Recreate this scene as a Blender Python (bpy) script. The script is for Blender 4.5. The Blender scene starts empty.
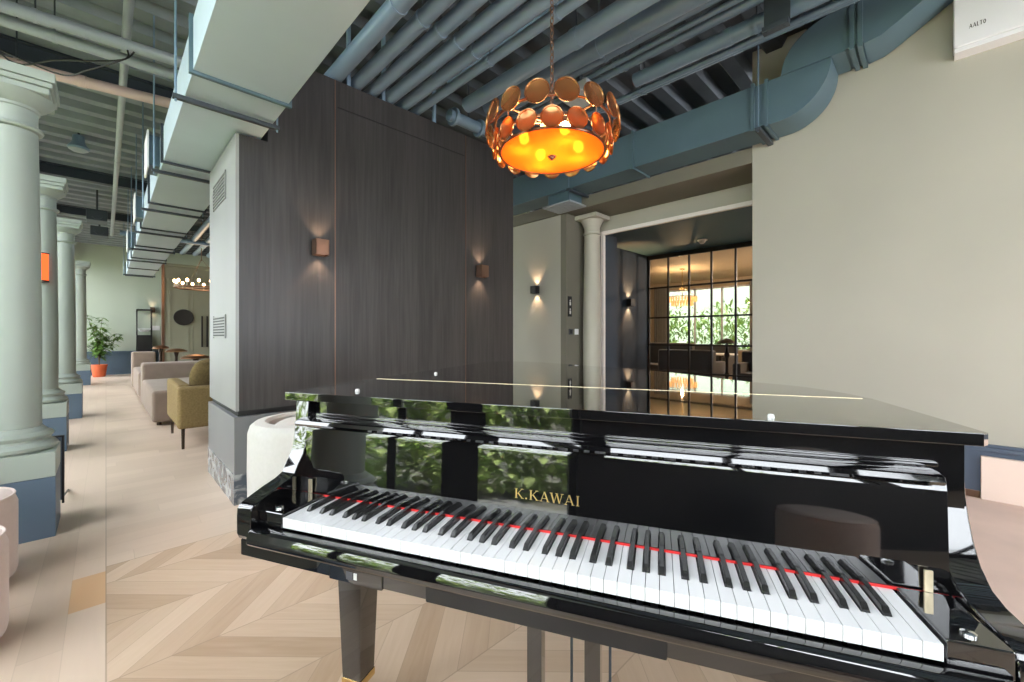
import bpy, bmesh, math, random
from mathutils import Vector, Matrix
random.seed(7)
PI = math.pi
sc = bpy.context.scene
COL = sc.collection
ORG = {}

# ------------------------------------------------------------------ materials
def nodes_of(m):
    m.use_nodes = True
    nt = m.node_tree
    return nt, nt.nodes, nt.links, nt.nodes['Principled BSDF']

def mat(name, col, rough=0.5, metal=0.0, spec=0.5, coat=0.0, var=0.0, scale=8.0, bump=0.0, bscale=60.0,
        stretch=(1, 1, 1), emit=None, estr=0.0, sheen=0.0):
    m = bpy.data.materials.new(name)
    nt, N, L, b = nodes_of(m)
    b.inputs['Base Color'].default_value = (*col, 1)
    b.inputs['Roughness'].default_value = rough
    b.inputs['Metallic'].default_value = metal
    b.inputs['Specular IOR Level'].default_value = spec
    b.inputs['Coat Weight'].default_value = coat
    b.inputs['Coat Roughness'].default_value = 0.03
    if sheen:
        b.inputs['Sheen Weight'].default_value = sheen
    if emit:
        b.inputs['Emission Color'].default_value = (*emit, 1)
        b.inputs['Emission Strength'].default_value = estr
    if var or bump:
        tc = N.new('ShaderNodeTexCoord'); mp = N.new('ShaderNodeMapping')
        mp.inputs['Scale'].default_value = stretch
        L.new(tc.outputs['Object'], mp.inputs['Vector'])
    if var:
        nz = N.new('ShaderNodeTexNoise'); nz.inputs['Scale'].default_value = scale
        nz.inputs['Detail'].default_value = 5
        L.new(mp.outputs[0], nz.inputs['Vector'])
        cr = N.new('ShaderNodeValToRGB')
        cr.color_ramp.elements[0].position = 0.3; cr.color_ramp.elements[1].position = 0.7
        cr.color_ramp.elements[0].color = (*[max(0, c * (1 - var)) for c in col], 1)
        cr.color_ramp.elements[1].color = (*[min(1, c * (1 + var)) for c in col], 1)
        L.new(nz.outputs['Fac'], cr.inputs[0]); L.new(cr.outputs[0], b.inputs['Base Color'])
    if bump:
        n2 = N.new('ShaderNodeTexNoise'); n2.inputs['Scale'].default_value = bscale; n2.inputs['Detail'].default_value = 4
        L.new(mp.outputs[0], n2.inputs['Vector'])
        bp = N.new('ShaderNodeBump'); bp.inputs['Strength'].default_value = bump; bp.inputs['Distance'].default_value = 0.004
        L.new(n2.outputs['Fac'], bp.inputs['Height']); L.new(bp.outputs[0], b.inputs['Normal'])
    return m

def emis(name, col, s):
    m = bpy.data.materials.new(name); m.use_nodes = True
    N, L = m.node_tree.nodes, m.node_tree.links
    N.remove(N['Principled BSDF']); e = N.new('ShaderNodeEmission')
    e.inputs[0].default_value = (*col, 1); e.inputs[1].default_value = s
    L.new(e.outputs[0], N['Material Output'].inputs[0]); return m

def glass(name, tint=(1, 1, 1), refl=0.06, rough=0.0):
    m = bpy.data.materials.new(name); m.use_nodes = True
    N, L = m.node_tree.nodes, m.node_tree.links
    N.remove(N['Principled BSDF'])
    t = N.new('ShaderNodeBsdfTransparent'); t.inputs[0].default_value = (*tint, 1)
    g = N.new('ShaderNodeBsdfGlossy'); g.inputs['Roughness'].default_value = rough
    f = N.new('ShaderNodeLayerWeight'); f.inputs[0].default_value = 0.12
    a = N.new('ShaderNodeMath'); a.operation = 'MULTIPLY_ADD'
    a.inputs[1].default_value = 0.5; a.inputs[2].default_value = refl
    L.new(f.outputs['Fresnel'], a.inputs[0])
    mx = N.new('ShaderNodeMixShader'); L.new(a.outputs[0], mx.inputs[0])
    L.new(t.outputs[0], mx.inputs[1]); L.new(g.outputs[0], mx.inputs[2])
    L.new(mx.outputs[0], N['Material Output'].inputs[0]); return m

M = {}
M['lacquer'] = mat('black_lacquer', (0.0035, 0.0035, 0.004), 0.03, 0, 0.9, 1.0)
M['lacquer_satin'] = mat('black_satin', (0.012, 0.012, 0.013), 0.22, 0, 0.5)
M['ivory'] = mat('white_key', (0.69, 0.69, 0.70), 0.18, 0, 0.5)
M['ebony'] = mat('black_key', (0.012, 0.012, 0.012), 0.22, 0, 0.5)
M['felt'] = mat('red_felt', (0.75, 0.03, 0.03), 0.9, bump=0.3, bscale=300)
M['brass'] = mat('brass', (0.83, 0.6, 0.26), 0.22, 1.0)
M['brasspale'] = mat('pale_brass', (0.9, 0.78, 0.55), 0.45, 1.0)
M['gold'] = mat('gold_leaf', (0.85, 0.62, 0.28), 0.3, 1.0)
M['chrome'] = mat('bright_metal', (0.8, 0.8, 0.8), 0.15, 1.0)
M['bumper'] = mat('grey_rubber', (0.6, 0.6, 0.58), 0.4)
M['beige'] = mat('beige_wall', (0.40, 0.385, 0.325), 0.75, 0, 0.3, var=0.04, scale=1.2, bump=0.05, bscale=180)
M['fascia'] = mat('taupe_tone', (0.17, 0.16, 0.125), 0.7, 0, 0.3, var=0.05, scale=2)  # darker than the beige walls; shared by the beam and the narrow wall
M['sage'] = mat('sage_paint', (0.305, 0.345, 0.31), 0.45, 0, 0.4, var=0.03, scale=2)
M['ivorycol'] = mat('cream_paint', (0.45, 0.43, 0.36), 0.5, 0, 0.4, var=0.03, scale=2)
M['farwall'] = mat('pale_green_wall', (0.47, 0.52, 0.44), 0.75, 0, 0.3, var=0.03, scale=1)
M['panelwall'] = mat('olive_panel', (0.25, 0.25, 0.19), 0.6, 0, 0.3, var=0.05, scale=2)
M['blue'] = mat('blue_paint', (0.085, 0.125, 0.175), 0.5, 0, 0.4, var=0.05, scale=3)
M['dado'] = mat('slate_blue_paint', (0.075, 0.10, 0.145), 0.45, 0, 0.4, var=0.05, scale=3)
M['teal'] = mat('dark_teal_wall', (0.025, 0.048, 0.08), 0.6, 0, 0.3, var=0.06, scale=3)
M['ductA'] = mat('pale_duct_paint', (0.47, 0.57, 0.645), 0.42, 0.1, 0.5, var=0.05, scale=1.5)
M['ductB'] = mat('teal_duct_tone', (0.095, 0.155, 0.19), 0.42, 0.1, 0.5, var=0.07, scale=2)  # darker, bluer tone than the pale corridor duct
M['steel'] = mat('dark_steel', (0.05, 0.063, 0.075), 0.45, 0.3, 0.5)
M['pipe'] = mat('blue_grey_pipe', (0.185, 0.275, 0.37), 0.36, 0.1, 0.5, var=0.06, scale=3)
M['pipeR'] = mat('slate_pipe', (0.12, 0.18, 0.24), 0.36, 0.1, 0.5, var=0.06, scale=3)
M['pipepale'] = mat('pale_grey_pipe', (0.36, 0.40, 0.43), 0.4, 0.1, 0.5, var=0.05, scale=3)
M['pipepink'] = mat('pink_pipe', (0.55, 0.40, 0.38), 0.5, 0.0, 0.5, var=0.06, scale=3)
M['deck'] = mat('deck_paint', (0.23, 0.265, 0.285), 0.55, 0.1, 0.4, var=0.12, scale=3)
M['deckshade'] = mat('shaded_deck', (0.07, 0.085, 0.10), 0.55, 0.1, 0.4, var=0.15, scale=3)  # same deck as over the corridor, with the hall's shade put into the colour
M['white'] = mat('white_plastic', (0.78, 0.78, 0.80), 0.4, 0, 0.5)
M['black'] = mat('matt_black', (0.012, 0.012, 0.012), 0.5, 0, 0.4)
M['ink'] = mat('black_print', (0.02, 0.02, 0.02), 0.6)
M['pinkledge'] = mat('pale_pink_tone', (0.80, 0.64, 0.55), 0.6, 0, 0.3, var=0.04, scale=2)  # plain pale pink for the low panel at the dado
M['pinkslab'] = mat('pink_slab', (0.74, 0.55, 0.47), 0.9, 0, 0.2, var=0.08, scale=2.5, bump=0.3, bscale=200)
M['boucle'] = mat('white_upholstery', (0.50, 0.485, 0.46), 0.95, 0, 0.2, var=0.03, scale=40, bump=0.4, bscale=160, sheen=0.3)
M['pinkpouf'] = mat('blush_upholstery', (0.58, 0.46, 0.41), 0.95, 0, 0.2, var=0.03, scale=40, bump=0.3, bscale=160, sheen=0.3)
M['brownseat'] = mat('taupe_seat', (0.15, 0.105, 0.08), 0.9, 0, 0.2, var=0.06, scale=20, sheen=0.2)
M['sofa'] = mat('taupe_velvet', (0.27, 0.205, 0.165), 0.85, 0, 0.2, var=0.08, scale=6, sheen=0.15)
M['olive'] = mat('olive_boucle', (0.225, 0.16, 0.072), 0.95, 0, 0.2, var=0.18, scale=60, bump=0.6, bscale=120)
M['olivedark'] = mat('dark_olive_cushion', (0.16, 0.115, 0.05), 0.95, 0, 0.2, var=0.18, scale=50, bump=0.6, bscale=120)
M['darkleg'] = mat('brown_metal', (0.05, 0.035, 0.025), 0.4, 0.5)
M['copper'] = mat('copper', (0.55, 0.30, 0.18), 0.28, 1.0, var=0.1, scale=6)
M['terracotta'] = mat('orange_pot', (0.62, 0.12, 0.04), 0.6, var=0.05, scale=8)
M['soil'] = mat('soil', (0.03, 0.02, 0.012), 0.95, bump=0.8, bscale=60)
M['leaf'] = mat('leaf_green', (0.13, 0.24, 0.05), 0.5, 0, 0.4, var=0.35, scale=6)
M['stem'] = mat('stem_brown', (0.10, 0.07, 0.04), 0.8)
M['greyface'] = mat('grey_panel', (0.25, 0.255, 0.25), 0.35, 0, 0.5, var=0.06, scale=2.5, stretch=(1, 1, 0.25))
M['greylow'] = mat('grey_lower_panel', (0.17, 0.175, 0.18), 0.4, 0, 0.5, var=0.05, scale=2)
M['bronze'] = mat('bronze_fitting', (0.22, 0.13, 0.09), 0.35, 0.8)
M['darkgrey'] = mat('charcoal_fabric', (0.05, 0.05, 0.055), 0.9, sheen=0.3)
M['curtain'] = mat('grey_curtain', (0.22, 0.22, 0.21), 0.9)
M['jamb'] = mat('blush_frame', (0.86, 0.80, 0.76), 0.45)
M['warmwall'] = mat('warm_plaster', (0.5, 0.42, 0.3), 0.8)
M['glass'] = glass('window_glass')
M['tint'] = glass('dimming_window_glass', (0.42, 0.45, 0.38))  # tint added to dim the bright garden behind the lounge window
M['glassgrid'] = glass('partition_glass', (0.92, 0.92, 0.92), 0.0)
M['bulb'] = emis('lamp_bulb', (1.0, 0.6, 0.25), 110)
M['warmglow'] = emis('warm_lamp_glow', (1.0, 0.58, 0.28), 14)
M['candle'] = emis('candle_bulb', (1.0, 0.62, 0.30), 14)
M['redglow'] = emis('red_lamp_glow', (1.0, 0.12, 0.03), 2.2)
M['crystal'] = mat('amber_crystal', (0.75, 0.45, 0.2), 0.2, 0, 0.6, emit=(1, 0.5, 0.15), estr=0.9)
M['lawn'] = mat('lawn', (0.22, 0.22, 0.18), 0.9, var=0.2, scale=6)
M['hedge'] = mat('hedge_leaf', (0.50, 0.64, 0.22), 0.5, 0, 0.4, var=0.5, scale=4)
M['bark'] = mat('bark', (0.09, 0.06, 0.04), 0.9)
M['paving'] = mat('paving', (0.30, 0.31, 0.31), 0.8, var=0.1, scale=5)

def amber_glass(name, glow, mixv=0.12):
    m = bpy.data.materials.new(name); m.use_nodes = True
    N, L = m.node_tree.nodes, m.node_tree.links
    b = N['Principled BSDF']
    b.inputs['Base Color'].default_value = (0.40, 0.20, 0.08, 1); b.inputs['Metallic'].default_value = 0.9
    b.inputs['Roughness'].default_value = 0.17
    tr = N.new('ShaderNodeBsdfTranslucent'); tr.inputs[0].default_value = (1.0, 0.33, 0.05, 1)
    tp = N.new('ShaderNodeBsdfTransparent'); tp.inputs[0].default_value = (1.0, 0.5, 0.14, 1)
    m1 = N.new('ShaderNodeMixShader'); m1.inputs[0].default_value = 0.26 if glow else 0.15
    L.new(tr.outputs[0], m1.inputs[1]); L.new(tp.outputs[0], m1.inputs[2])
    m2 = N.new('ShaderNodeMixShader'); m2.inputs[0].default_value = 0.85 if glow else mixv
    L.new(b.outputs[0], m2.inputs[1]); L.new(m1.outputs[0], m2.inputs[2])
    last = m2
    if glow:
        e = N.new('ShaderNodeEmission'); e.inputs[0].default_value = (1.0, 0.20, 0.02, 1); e.inputs[1].default_value = 0.35
        ad = N.new('ShaderNodeAddShader'); L.new(m2.outputs[0], ad.inputs[0]); L.new(e.outputs[0], ad.inputs[1]); last = ad
    L.new(last.outputs[0], N['Material Output'].inputs[0]); return m
M['disc'] = amber_glass('copper_glass', False)
M['disclow'] = amber_glass('amber_copper_glass', False, 0.26)
M['diffuser'] = amber_glass('amber_diffuser', True)

def wood_wall():
    m = bpy.data.materials.new('charcoal_oak'); nt, N, L, b = nodes_of(m)
    b.inputs['Roughness'].default_value = 0.42
    tc = N.new('ShaderNodeTexCoord'); mp = N.new('ShaderNodeMapping'); mp.inputs['Scale'].default_value = (1, 1, 0.04)
    L.new(tc.outputs['Object'], mp.inputs[0])
    n1 = N.new('ShaderNodeTexNoise'); n1.inputs['Scale'].default_value = 55; n1.inputs['Detail'].default_value = 6
    n2 = N.new('ShaderNodeTexNoise'); n2.inputs['Scale'].default_value = 7; n2.inputs['Detail'].default_value = 3
    L.new(mp.outputs[0], n1.inputs['Vector']); L.new(mp.outputs[0], n2.inputs['Vector'])
    mx = N.new('ShaderNodeMath'); mx.operation = 'MULTIPLY_ADD'; mx.inputs[1].default_value = 0.55
    L.new(n1.outputs['Fac'], mx.inputs[0])
    h = N.new('ShaderNodeMath'); h.operation = 'MULTIPLY'; h.inputs[1].default_value = 0.45
    L.new(n2.outputs['Fac'], h.inputs[0]); L.new(h.outputs[0], mx.inputs[2])
    cr = N.new('ShaderNodeValToRGB'); e = cr.color_ramp.elements
    e[0].position = 0.36; e[0].color = (0.020, 0.0185, 0.018, 1); e[1].position = 0.62; e[1].color = (0.042, 0.038, 0.037, 1)
    L.new(mx.outputs[0], cr.inputs[0]); L.new(cr.outputs[0], b.inputs['Base Color'])
    bp = N.new('ShaderNodeBump'); bp.inputs['Strength'].default_value = 0.35; bp.inputs['Distance'].default_value = 0.003
    L.new(mx.outputs[0], bp.inputs['Height']); L.new(bp.outputs[0], b.inputs['Normal'])
    return m
M['woodwall'] = wood_wall()

def marble():
    m = bpy.data.materials.new('grey_marble'); nt, N, L, b = nodes_of(m)
    b.inputs['Roughness'].default_value = 0.2
    tc = N.new('ShaderNodeTexCoord')
    n = N.new('ShaderNodeTexNoise'); n.inputs['Scale'].default_value = 9; n.inputs['Detail'].default_value = 8; n.inputs['Distortion'].default_value = 1.6
    L.new(tc.outputs['Object'], n.inputs['Vector'])
    cr = N.new('ShaderNodeValToRGB'); cr.color_ramp.elements[0].position = 0.42; cr.color_ramp.elements[1].position = 0.62
    cr.color_ramp.elements[0].color = (0.08, 0.095, 0.115, 1); cr.color_ramp.elements[1].color = (0.36, 0.37, 0.37, 1)
    L.new(n.outputs['Fac'], cr.inputs[0]); L.new(cr.outputs[0], b.inputs['Base Color']); return m
M['marble'] = marble()

def floor_mat():
    m = bpy.data.materials.new('oak_floor'); nt, N, L, b = nodes_of(m)
    tc = N.new('ShaderNodeNewGeometry'); sp = N.new('ShaderNodeSeparateXYZ'); L.new(tc.outputs['Position'], sp.inputs[0])
    X, Y = sp.outputs[0], sp.outputs[1]
    def op(o, a, c=None, d=None):
        n = N.new('ShaderNodeMath'); n.operation = o
        for k, v in enumerate((a, c, d)):
            if v is None: continue
            if isinstance(v, (int, float)): n.inputs[k].default_value = v
            else: L.new(v, n.inputs[k])
        return n.outputs[0]
    W = 0.393; P = 0.141
    yy = op('SUBTRACT', Y, 1.563)
    tri = op('PINGPONG', yy, W)                       # chevron zigzag
    band = op('FLOOR', op('DIVIDE', yy, W))
    sgn = op('SUBTRACT', op('MULTIPLY', op('MODULO', op('ABSOLUTE', band), 2.0), 2.0), 1.0)
    cv = op('ADD', X, tri)
    cid = op('FLOOR', op('DIVIDE', cv, P))
    cfr = op('FRACT', op('DIVIDE', cv, P))
    calong = op('SUBTRACT', X, tri)
    bfr = op('FRACT', op('DIVIDE', yy, W))
    # straight planks: corridor strip (x<0) along Y, hall beyond y>2.945 along X
    sidA = op('FLOOR', op('DIVIDE', X, 0.115)); sfA = op('FRACT', op('DIVIDE', X, 0.115))
    offA = op('MULTIPLY', op('FRACT', op('MULTIPLY', sidA, 0.377)), 1.3)
    endA = op('DIVIDE', op('ADD', Y, offA), 1.3)
    sidB = op('FLOOR', op('DIVIDE', Y, 0.14)); sfB = op('FRACT', op('DIVIDE', Y, 0.14))
    offB = op('MULTIPLY', op('FRACT', op('MULTIPLY', sidB, 0.377)), 1.3)
    endB = op('DIVIDE', op('ADD', X, offB), 1.3)
    isL = op('LESS_THAN', X, 0.0)
    isF = op('MULTIPLY', op('GREATER_THAN', Y, 2.945), op('SUBTRACT', 1.0, isL))
    isC = op('SUBTRACT', op('SUBTRACT', 1.0, isL), isF)
    def mix3(a, bb, c):
        return op('ADD', op('ADD', op('MULTIPLY', a, isL), op('MULTIPLY', bb, isF)), op('MULTIPLY', c, isC))
    seed1 = mix3(sidA, sidB, cid); seed2 = mix3(op('FLOOR', endA), op('FLOOR', endB), band)
    cb = N.new('ShaderNodeCombineXYZ'); L.new(seed1, cb.inputs[0]); L.new(seed2, cb.inputs[1]); L.new(op('ADD', op('MULTIPLY', isL, 3.0), op('MULTIPLY', isF, 7.0)), cb.inputs[2])
    wn = N.new('ShaderNodeTexWhiteNoise'); wn.noise_dimensions = '3D'; L.new(cb.outputs[0], wn.inputs['Vector'])
    # grain
    across = mix3(X, Y, cv); along = mix3(Y, X, calong)
    gv = N.new('ShaderNodeCombineXYZ'); L.new(op('MULTIPLY', across, 14.0), gv.inputs[0]); L.new(op('MULTIPLY', along, 1.1), gv.inputs[1])
    L.new(op('MULTIPLY', wn.outputs['Value'], 30.0), gv.inputs[2])
    gn = N.new('ShaderNodeTexNoise'); gn.inputs['Scale'].default_value = 2.2; gn.inputs['Detail'].default_value = 7; gn.inputs['Distortion'].default_value = 0.8
    L.new(gv.outputs[0], gn.inputs['Vector'])
    t = op('ADD', op('MULTIPLY', wn.outputs['Value'], 0.62), op('MULTIPLY', gn.outputs['Fac'], 0.38))
    cr = N.new('ShaderNodeValToRGB'); e = cr.color_ramp.elements
    e[0].position = 0.12; e[0].color = (0.40, 0.275, 0.18, 1)
    e[1].position = 0.85; e[1].color = (0.61, 0.465, 0.345, 1)
    k = cr.color_ramp.elements.new(0.5); k.color = (0.525, 0.385, 0.275, 1)
    L.new(t, cr.inputs[0])
    # straight-laid areas are paler; one orange board at the border
    pale = N.new('ShaderNodeMix'); pale.data_type = 'RGBA'; pale.inputs[0].default_value = 0.5
    pale.inputs['B'].default_value = (0.64, 0.52, 0.43, 1)
    L.new(cr.outputs[0], pale.inputs['A']); L.new(op('MULTIPLY', op('SUBTRACT', 1.0, isC), 0.6), pale.inputs[0])
    inx = op('MULTIPLY', op('GREATER_THAN', X, -0.115), isL)
    iny = op('MULTIPLY', op('GREATER_THAN', Y, 2.55), op('LESS_THAN', Y, 2.89))
    org = N.new('ShaderNodeMix'); org.data_type = 'RGBA'; org.inputs['B'].default_value = (0.58, 0.33, 0.15, 1)
    L.new(op('MULTIPLY', op('MULTIPLY', inx, iny), 0.75), org.inputs[0]); L.new(pale.outputs['Result'], org.inputs['A'])
    # seams
    def edge(fr, w): return op('LESS_THAN', op('MINIMUM', fr, op('SUBTRACT', 1.0, fr)), w)
    seamC = op('MAXIMUM', edge(cfr, 0.010), edge(bfr, 0.006))
    seamA = op('MAXIMUM', edge(sfA, 0.012), edge(op('FRACT', endA), 0.0015))
    seamB = op('MAXIMUM', edge(sfB, 0.010), edge(op('FRACT', endB), 0.0015))
    seam = mix3(op('MULTIPLY', seamA, 0.35), op('MULTIPLY', seamB, 0.35), seamC)
    border = op('LESS_THAN', op('ABSOLUTE', X), 0.0025)
    bord2 = op('MULTIPLY', op('LESS_THAN', op('ABSOLUTE', op('SUBTRACT', Y, 2.945)), 0.003), op('SUBTRACT', 1.0, isL))
    sm = op('MAXIMUM', seam, op('MAXIMUM', border, bord2))
    dk = N.new('ShaderNodeMix'); dk.data_type = 'RGBA'; dk.inputs['B'].default_value = (0.27, 0.20, 0.14, 1)
    L.new(op('MULTIPLY', sm, 0.55), dk.inputs[0]); L.new(org.outputs['Result'], dk.inputs['A'])
    L.new(dk.outputs['Result'], b.inputs['Base Color'])
    b.inputs['Roughness'].default_value = 0.38; b.inputs['Specular IOR Level'].default_value = 0.4
    bp = N.new('ShaderNodeBump'); bp.inputs['Strength'].default_value = 0.08; bp.inputs['Distance'].default_value = 0.002
    L.new(gn.outputs['Fac'], bp.inputs['Height']); L.new(bp.outputs[0], b.inputs['Normal'])
    return m
M['floor'] = floor_mat()

# ------------------------------------------------------------------ mesh builder
class MB:
    def __init__(s): s.bm = bmesh.new(); s.wn = False
    def _bev(s, vs, w, seg=2):
        if w > 0:
            s.wn = True
            es = list({e for v in vs for e in v.link_edges})
            bmesh.ops.bevel(s.bm, geom=es, offset=w, segments=seg, profile=0.6, affect='EDGES', clamp_overlap=True)
        return s
    def box(s, x0, x1, y0, y1, z0, z1, bev=0.0, seg=2, mtx=None):
        c = Vector(((x0 + x1) / 2, (y0 + y1) / 2, (z0 + z1) / 2))
        r = bmesh.ops.create_cube(s.bm, size=1)
        vs = r['verts']
        T = Matrix.Translation(c) @ Matrix.Diagonal((abs(x1 - x0), abs(y1 - y0), abs(z1 - z0), 1))
        if mtx: T = mtx @ T
        bmesh.ops.transform(s.bm, matrix=T, verts=vs)
        return s._bev(vs, bev, seg)
    def cyl(s, p0, p1, r0, r1=None, n=20, cap=True):
        p0, p1 = Vector(p0), Vector(p1); r1 = r0 if r1 is None else r1
        d = p1 - p0
        q = d.to_track_quat('Z', 'Y').to_matrix().to_4x4()
        bmesh.ops.create_cone(s.bm, cap_ends=cap, segments=n, radius1=r0, radius2=r1, depth=d.length,
                              matrix=Matrix.Translation((p0 + p1) / 2) @ q)
        return s
    def prism(s, pts, a, axis, lo, hi, bev=0.0, seg=2):
        """polygon pts (2-D) extruded along axis 0/1/2 from lo to hi"""
        def P(u, v, w):
            return {0: (w, u, v), 1: (u, w, v), 2: (u, v, w)}[axis]
        A = [s.bm.verts.new(P(u, v, lo)) for u, v in pts]
        B = [s.bm.verts.new(P(u, v, hi)) for u, v in pts]
        n = len(pts)
        f1 = s.bm.faces.new(A); f2 = s.bm.faces.new(B[::-1])
        fs = [f1, f2]
        for i in range(n):
            fs.append(s.bm.faces.new((A[i], B[i], B[(i + 1) % n], A[(i + 1) % n])))
        bmesh.ops.recalc_face_normals(s.bm, faces=fs)
        if bev > 0:
            s.wn = True
            es = list(f1.edges) + list(f2.edges)
            bmesh.ops.bevel(s.bm, geom=es, offset=bev, segments=seg, profile=0.6, affect='EDGES', clamp_overlap=True)
        return s
    def lathe(s, prof, c=(0, 0, 0), n=32, cap=True):
        c = Vector(c); rings = []
        for r, z in prof:
            if r < 1e-5: rings.append([s.bm.verts.new(c + Vector((0, 0, z)))])
            else: rings.append([s.bm.verts.new(c + Vector((r * math.cos(2 * PI * k / n), r * math.sin(2 * PI * k / n), z))) for k in range(n)])
        fs = []
        for a, b in zip(rings, rings[1:]):
            if len(a) == 1 and len(b) == 1: continue
            for k in range(n):
                j = (k + 1) % n
                if len(a) == 1: f = (a[0], b[k], b[j])
                elif len(b) == 1: f = (a[k], b[0], a[j])
                else: f = (a[k], b[k], b[j], a[j])
                fs.append(s.bm.faces.new(f))
        if cap:
            for rg in (rings[0], rings[-1]):
                if len(rg) > 2: fs.append(s.bm.faces.new(rg))
        bmesh.ops.recalc_face_normals(s.bm, faces=fs)
        return s
    def tube(s, pts, r, n=10, closed=False, cap=True):
        pts = [Vector(p) for p in pts]; rings = []; m = len(pts); prev = None
        for i, p in enumerate(pts):
            if closed: t = pts[(i + 1) % m] - pts[i - 1]
            else: t = pts[min(i + 1, m - 1)] - pts[max(i - 1, 0)]
            t.normalize()
            if prev is None:
                a = Vector((0, 0, 1)) if abs(t.z) < 0.9 else Vector((1, 0, 0))
                u = t.cross(a).normalized()
            else:
                u = (prev - t * prev.dot(t)).normalized()
            prev = u; v = t.cross(u)
            rr = r[i] if isinstance(r, (list, tuple)) else r
            rings.append([s.bm.verts.new(p + (u * math.cos(2 * PI * k / n) + v * math.sin(2 * PI * k / n)) * rr) for k in range(n)])
        fs = []
        for i in range(m if closed else m - 1):
            a, b = rings[i], rings[(i + 1) % m]
            for k in range(n):
                j = (k + 1) % n; fs.append(s.bm.faces.new((a[k], a[j], b[j], b[k])))
        if cap and not closed:
            fs.append(s.bm.faces.new(rings[0])); fs.append(s.bm.faces.new(rings[-1]))
        bmesh.ops.recalc_face_normals(s.bm, faces=fs)
        return s
    def sphere(s, c, r, sx=1, sy=1, sz=1, u=20, v=12, rot=None):
        T = Matrix.Translation(Vector(c)) @ (rot if rot else Matrix.Identity(4)) @ Matrix.Diagonal((sx, sy, sz, 1))
        bmesh.ops.create_uvsphere(s.bm, u_segments=u, v_segments=v, radius=r, matrix=T)
        return s
    def quad(s, a, b, c, d):
        s.bm.faces.new([s.bm.verts.new(p) for p in (a, b, c, d)]); return s
    def build(s, name, m, parent=None, smooth=True, world=True):
        me = bpy.data.meshes.new(name)
        bm = s.bm
        off = Vector((0, 0, 0))
        if parent is not None and world: off = ORG.get(parent.name, Vector((0, 0, 0)))
        loc = Vector((0, 0, 0))
        if parent is None:
            xs = [v.co for v in bm.verts]
            loc = Vector(((min(v.x for v in xs) + max(v.x for v in xs)) / 2, (min(v.y for v in xs) + max(v.y for v in xs)) / 2, min(v.z for v in xs)))
            if not world: loc = Vector((0, 0, 0))
            off = loc
        if off.length: bmesh.ops.translate(bm, vec=-off, verts=bm.verts)
        if smooth:
            for f in bm.faces: f.smooth = True
            for e in bm.edges:
                if len(e.link_faces) == 2 and e.calc_face_angle(0) > 0.62: e.smooth = False
        bm.to_mesh(me); bm.free()
        me.materials.append(m)
        o = bpy.data.objects.new(name, me); COL.objects.link(o)
        if smooth and s.wn:
            w = o.modifiers.new('normals', 'WEIGHTED_NORMAL'); w.keep_sharp = True; w.weight = 100
        if parent is not None:
            o.parent = parent; ORG[o.name] = ORG.get(parent.name, Vector((0, 0, 0))).copy() if world else Vector((0, 0, 0))
        else:
            o.location = loc; ORG[o.name] = loc
        return o

def tag(o, label, cat, group=None, kind=None):
    o['label'] = label; o['category'] = cat
    if group: o['group'] = group
    if kind: o['kind'] = kind
    return o
def thing(name, label, cat, loc, rotz=0.0, group=None, kind=None):
    o = bpy.data.objects.new(name, None); COL.objects.link(o)
    o.location = loc; o.rotation_euler = (0, 0, rotz); o.empty_display_size = 0.1
    ORG[o.name] = Vector(loc)
    return tag(o, label, cat, group, kind)
def struct(name, mb, m, label=None, cat=None, parent=None, smooth=True):
    o = mb.build(name, m, parent, smooth)
    if parent is None:
        o['kind'] = 'structure'
        if label: o['label'] = label; o['category'] = cat
    return o
def dup(root, delta, label):
    r = root.copy(); COL.objects.link(r); r.location = Vector(root.location) + Vector(delta); r['label'] = label
    for ch in root.children:
        c = ch.copy(); COL.objects.link(c); c.parent = r
        for g in ch.children:
            d = g.copy(); COL.objects.link(d); d.parent = c
    ORG[r.name] = Vector(r.location)
    return r

DECK = 3.95
XW = 4.53      # beige wall face
# ------------------------------------------------------------------ setting
struct('floor', MB().box(-1.3, 14.3, -5.0, 18.0, -0.1, 0.0), M['floor'], 'pale oak floor, chevron laid by the piano and straight in the corridor', 'floor')

def deck(name, x0, x1, m, label):
    mb = MB(); mb.box(x0, x1, -5.0, 18.0, DECK, DECK + 0.1)
    y = -4.8
    while y < 17.9:
        mb.prism([(y, DECK + 0.01), (y + 0.05, DECK - 0.075), (y + 0.18, DECK - 0.075), (y + 0.23, DECK + 0.01)], None, 0, x0 + .002, x1 - .002)
        y += 0.36
    struct(name, mb, m, label, 'ceiling')
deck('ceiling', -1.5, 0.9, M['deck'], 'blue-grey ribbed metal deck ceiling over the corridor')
deck('ceiling_hall', 0.9, 14.3, M['deckshade'], 'ribbed metal deck ceiling above the pipes and piano, its shade put into the colour')

# right wall (beige) with dado strip
struct('wall_right', MB().box(XW, XW + 0.3, -4.6, 1.26, 0.0, DECK), M['beige'], 'plain beige wall right of the piano', 'wall')
mb = MB().box(XW - 0.012, XW, -4.6, 1.26, 0.05, 0.345)
struct('trim_1', mb, M['dado'], 'slate blue low dado on the beige wall', 'dado')
mb = MB().box(XW - 0.035, XW, -4.6, 1.26, 0.345, 0.375, 0.004).box(XW - 0.025, XW, -4.6, 1.26, 0.375, 0.395, 0.004)
struct('trim_2', mb, M['dado'], 'slate blue rail topping the dado on the beige wall', 'trim')
struct('baseboard_right', MB().box(XW - 0.02, XW, -0.222, 1.26, 0.0, 0.05, 0.004), M['bronze'], 'bronze skirting strip under the slate dado', 'baseboard')
lg = MB().box(XW - 0.05, XW - 0.0125, -4.5, -0.224, 0.0, 0.31, 0.006).build('wall_ledge', M['pinkledge'])
tag(lg, 'pale pink low panel standing against the slate dado at far right', 'panel')

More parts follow.
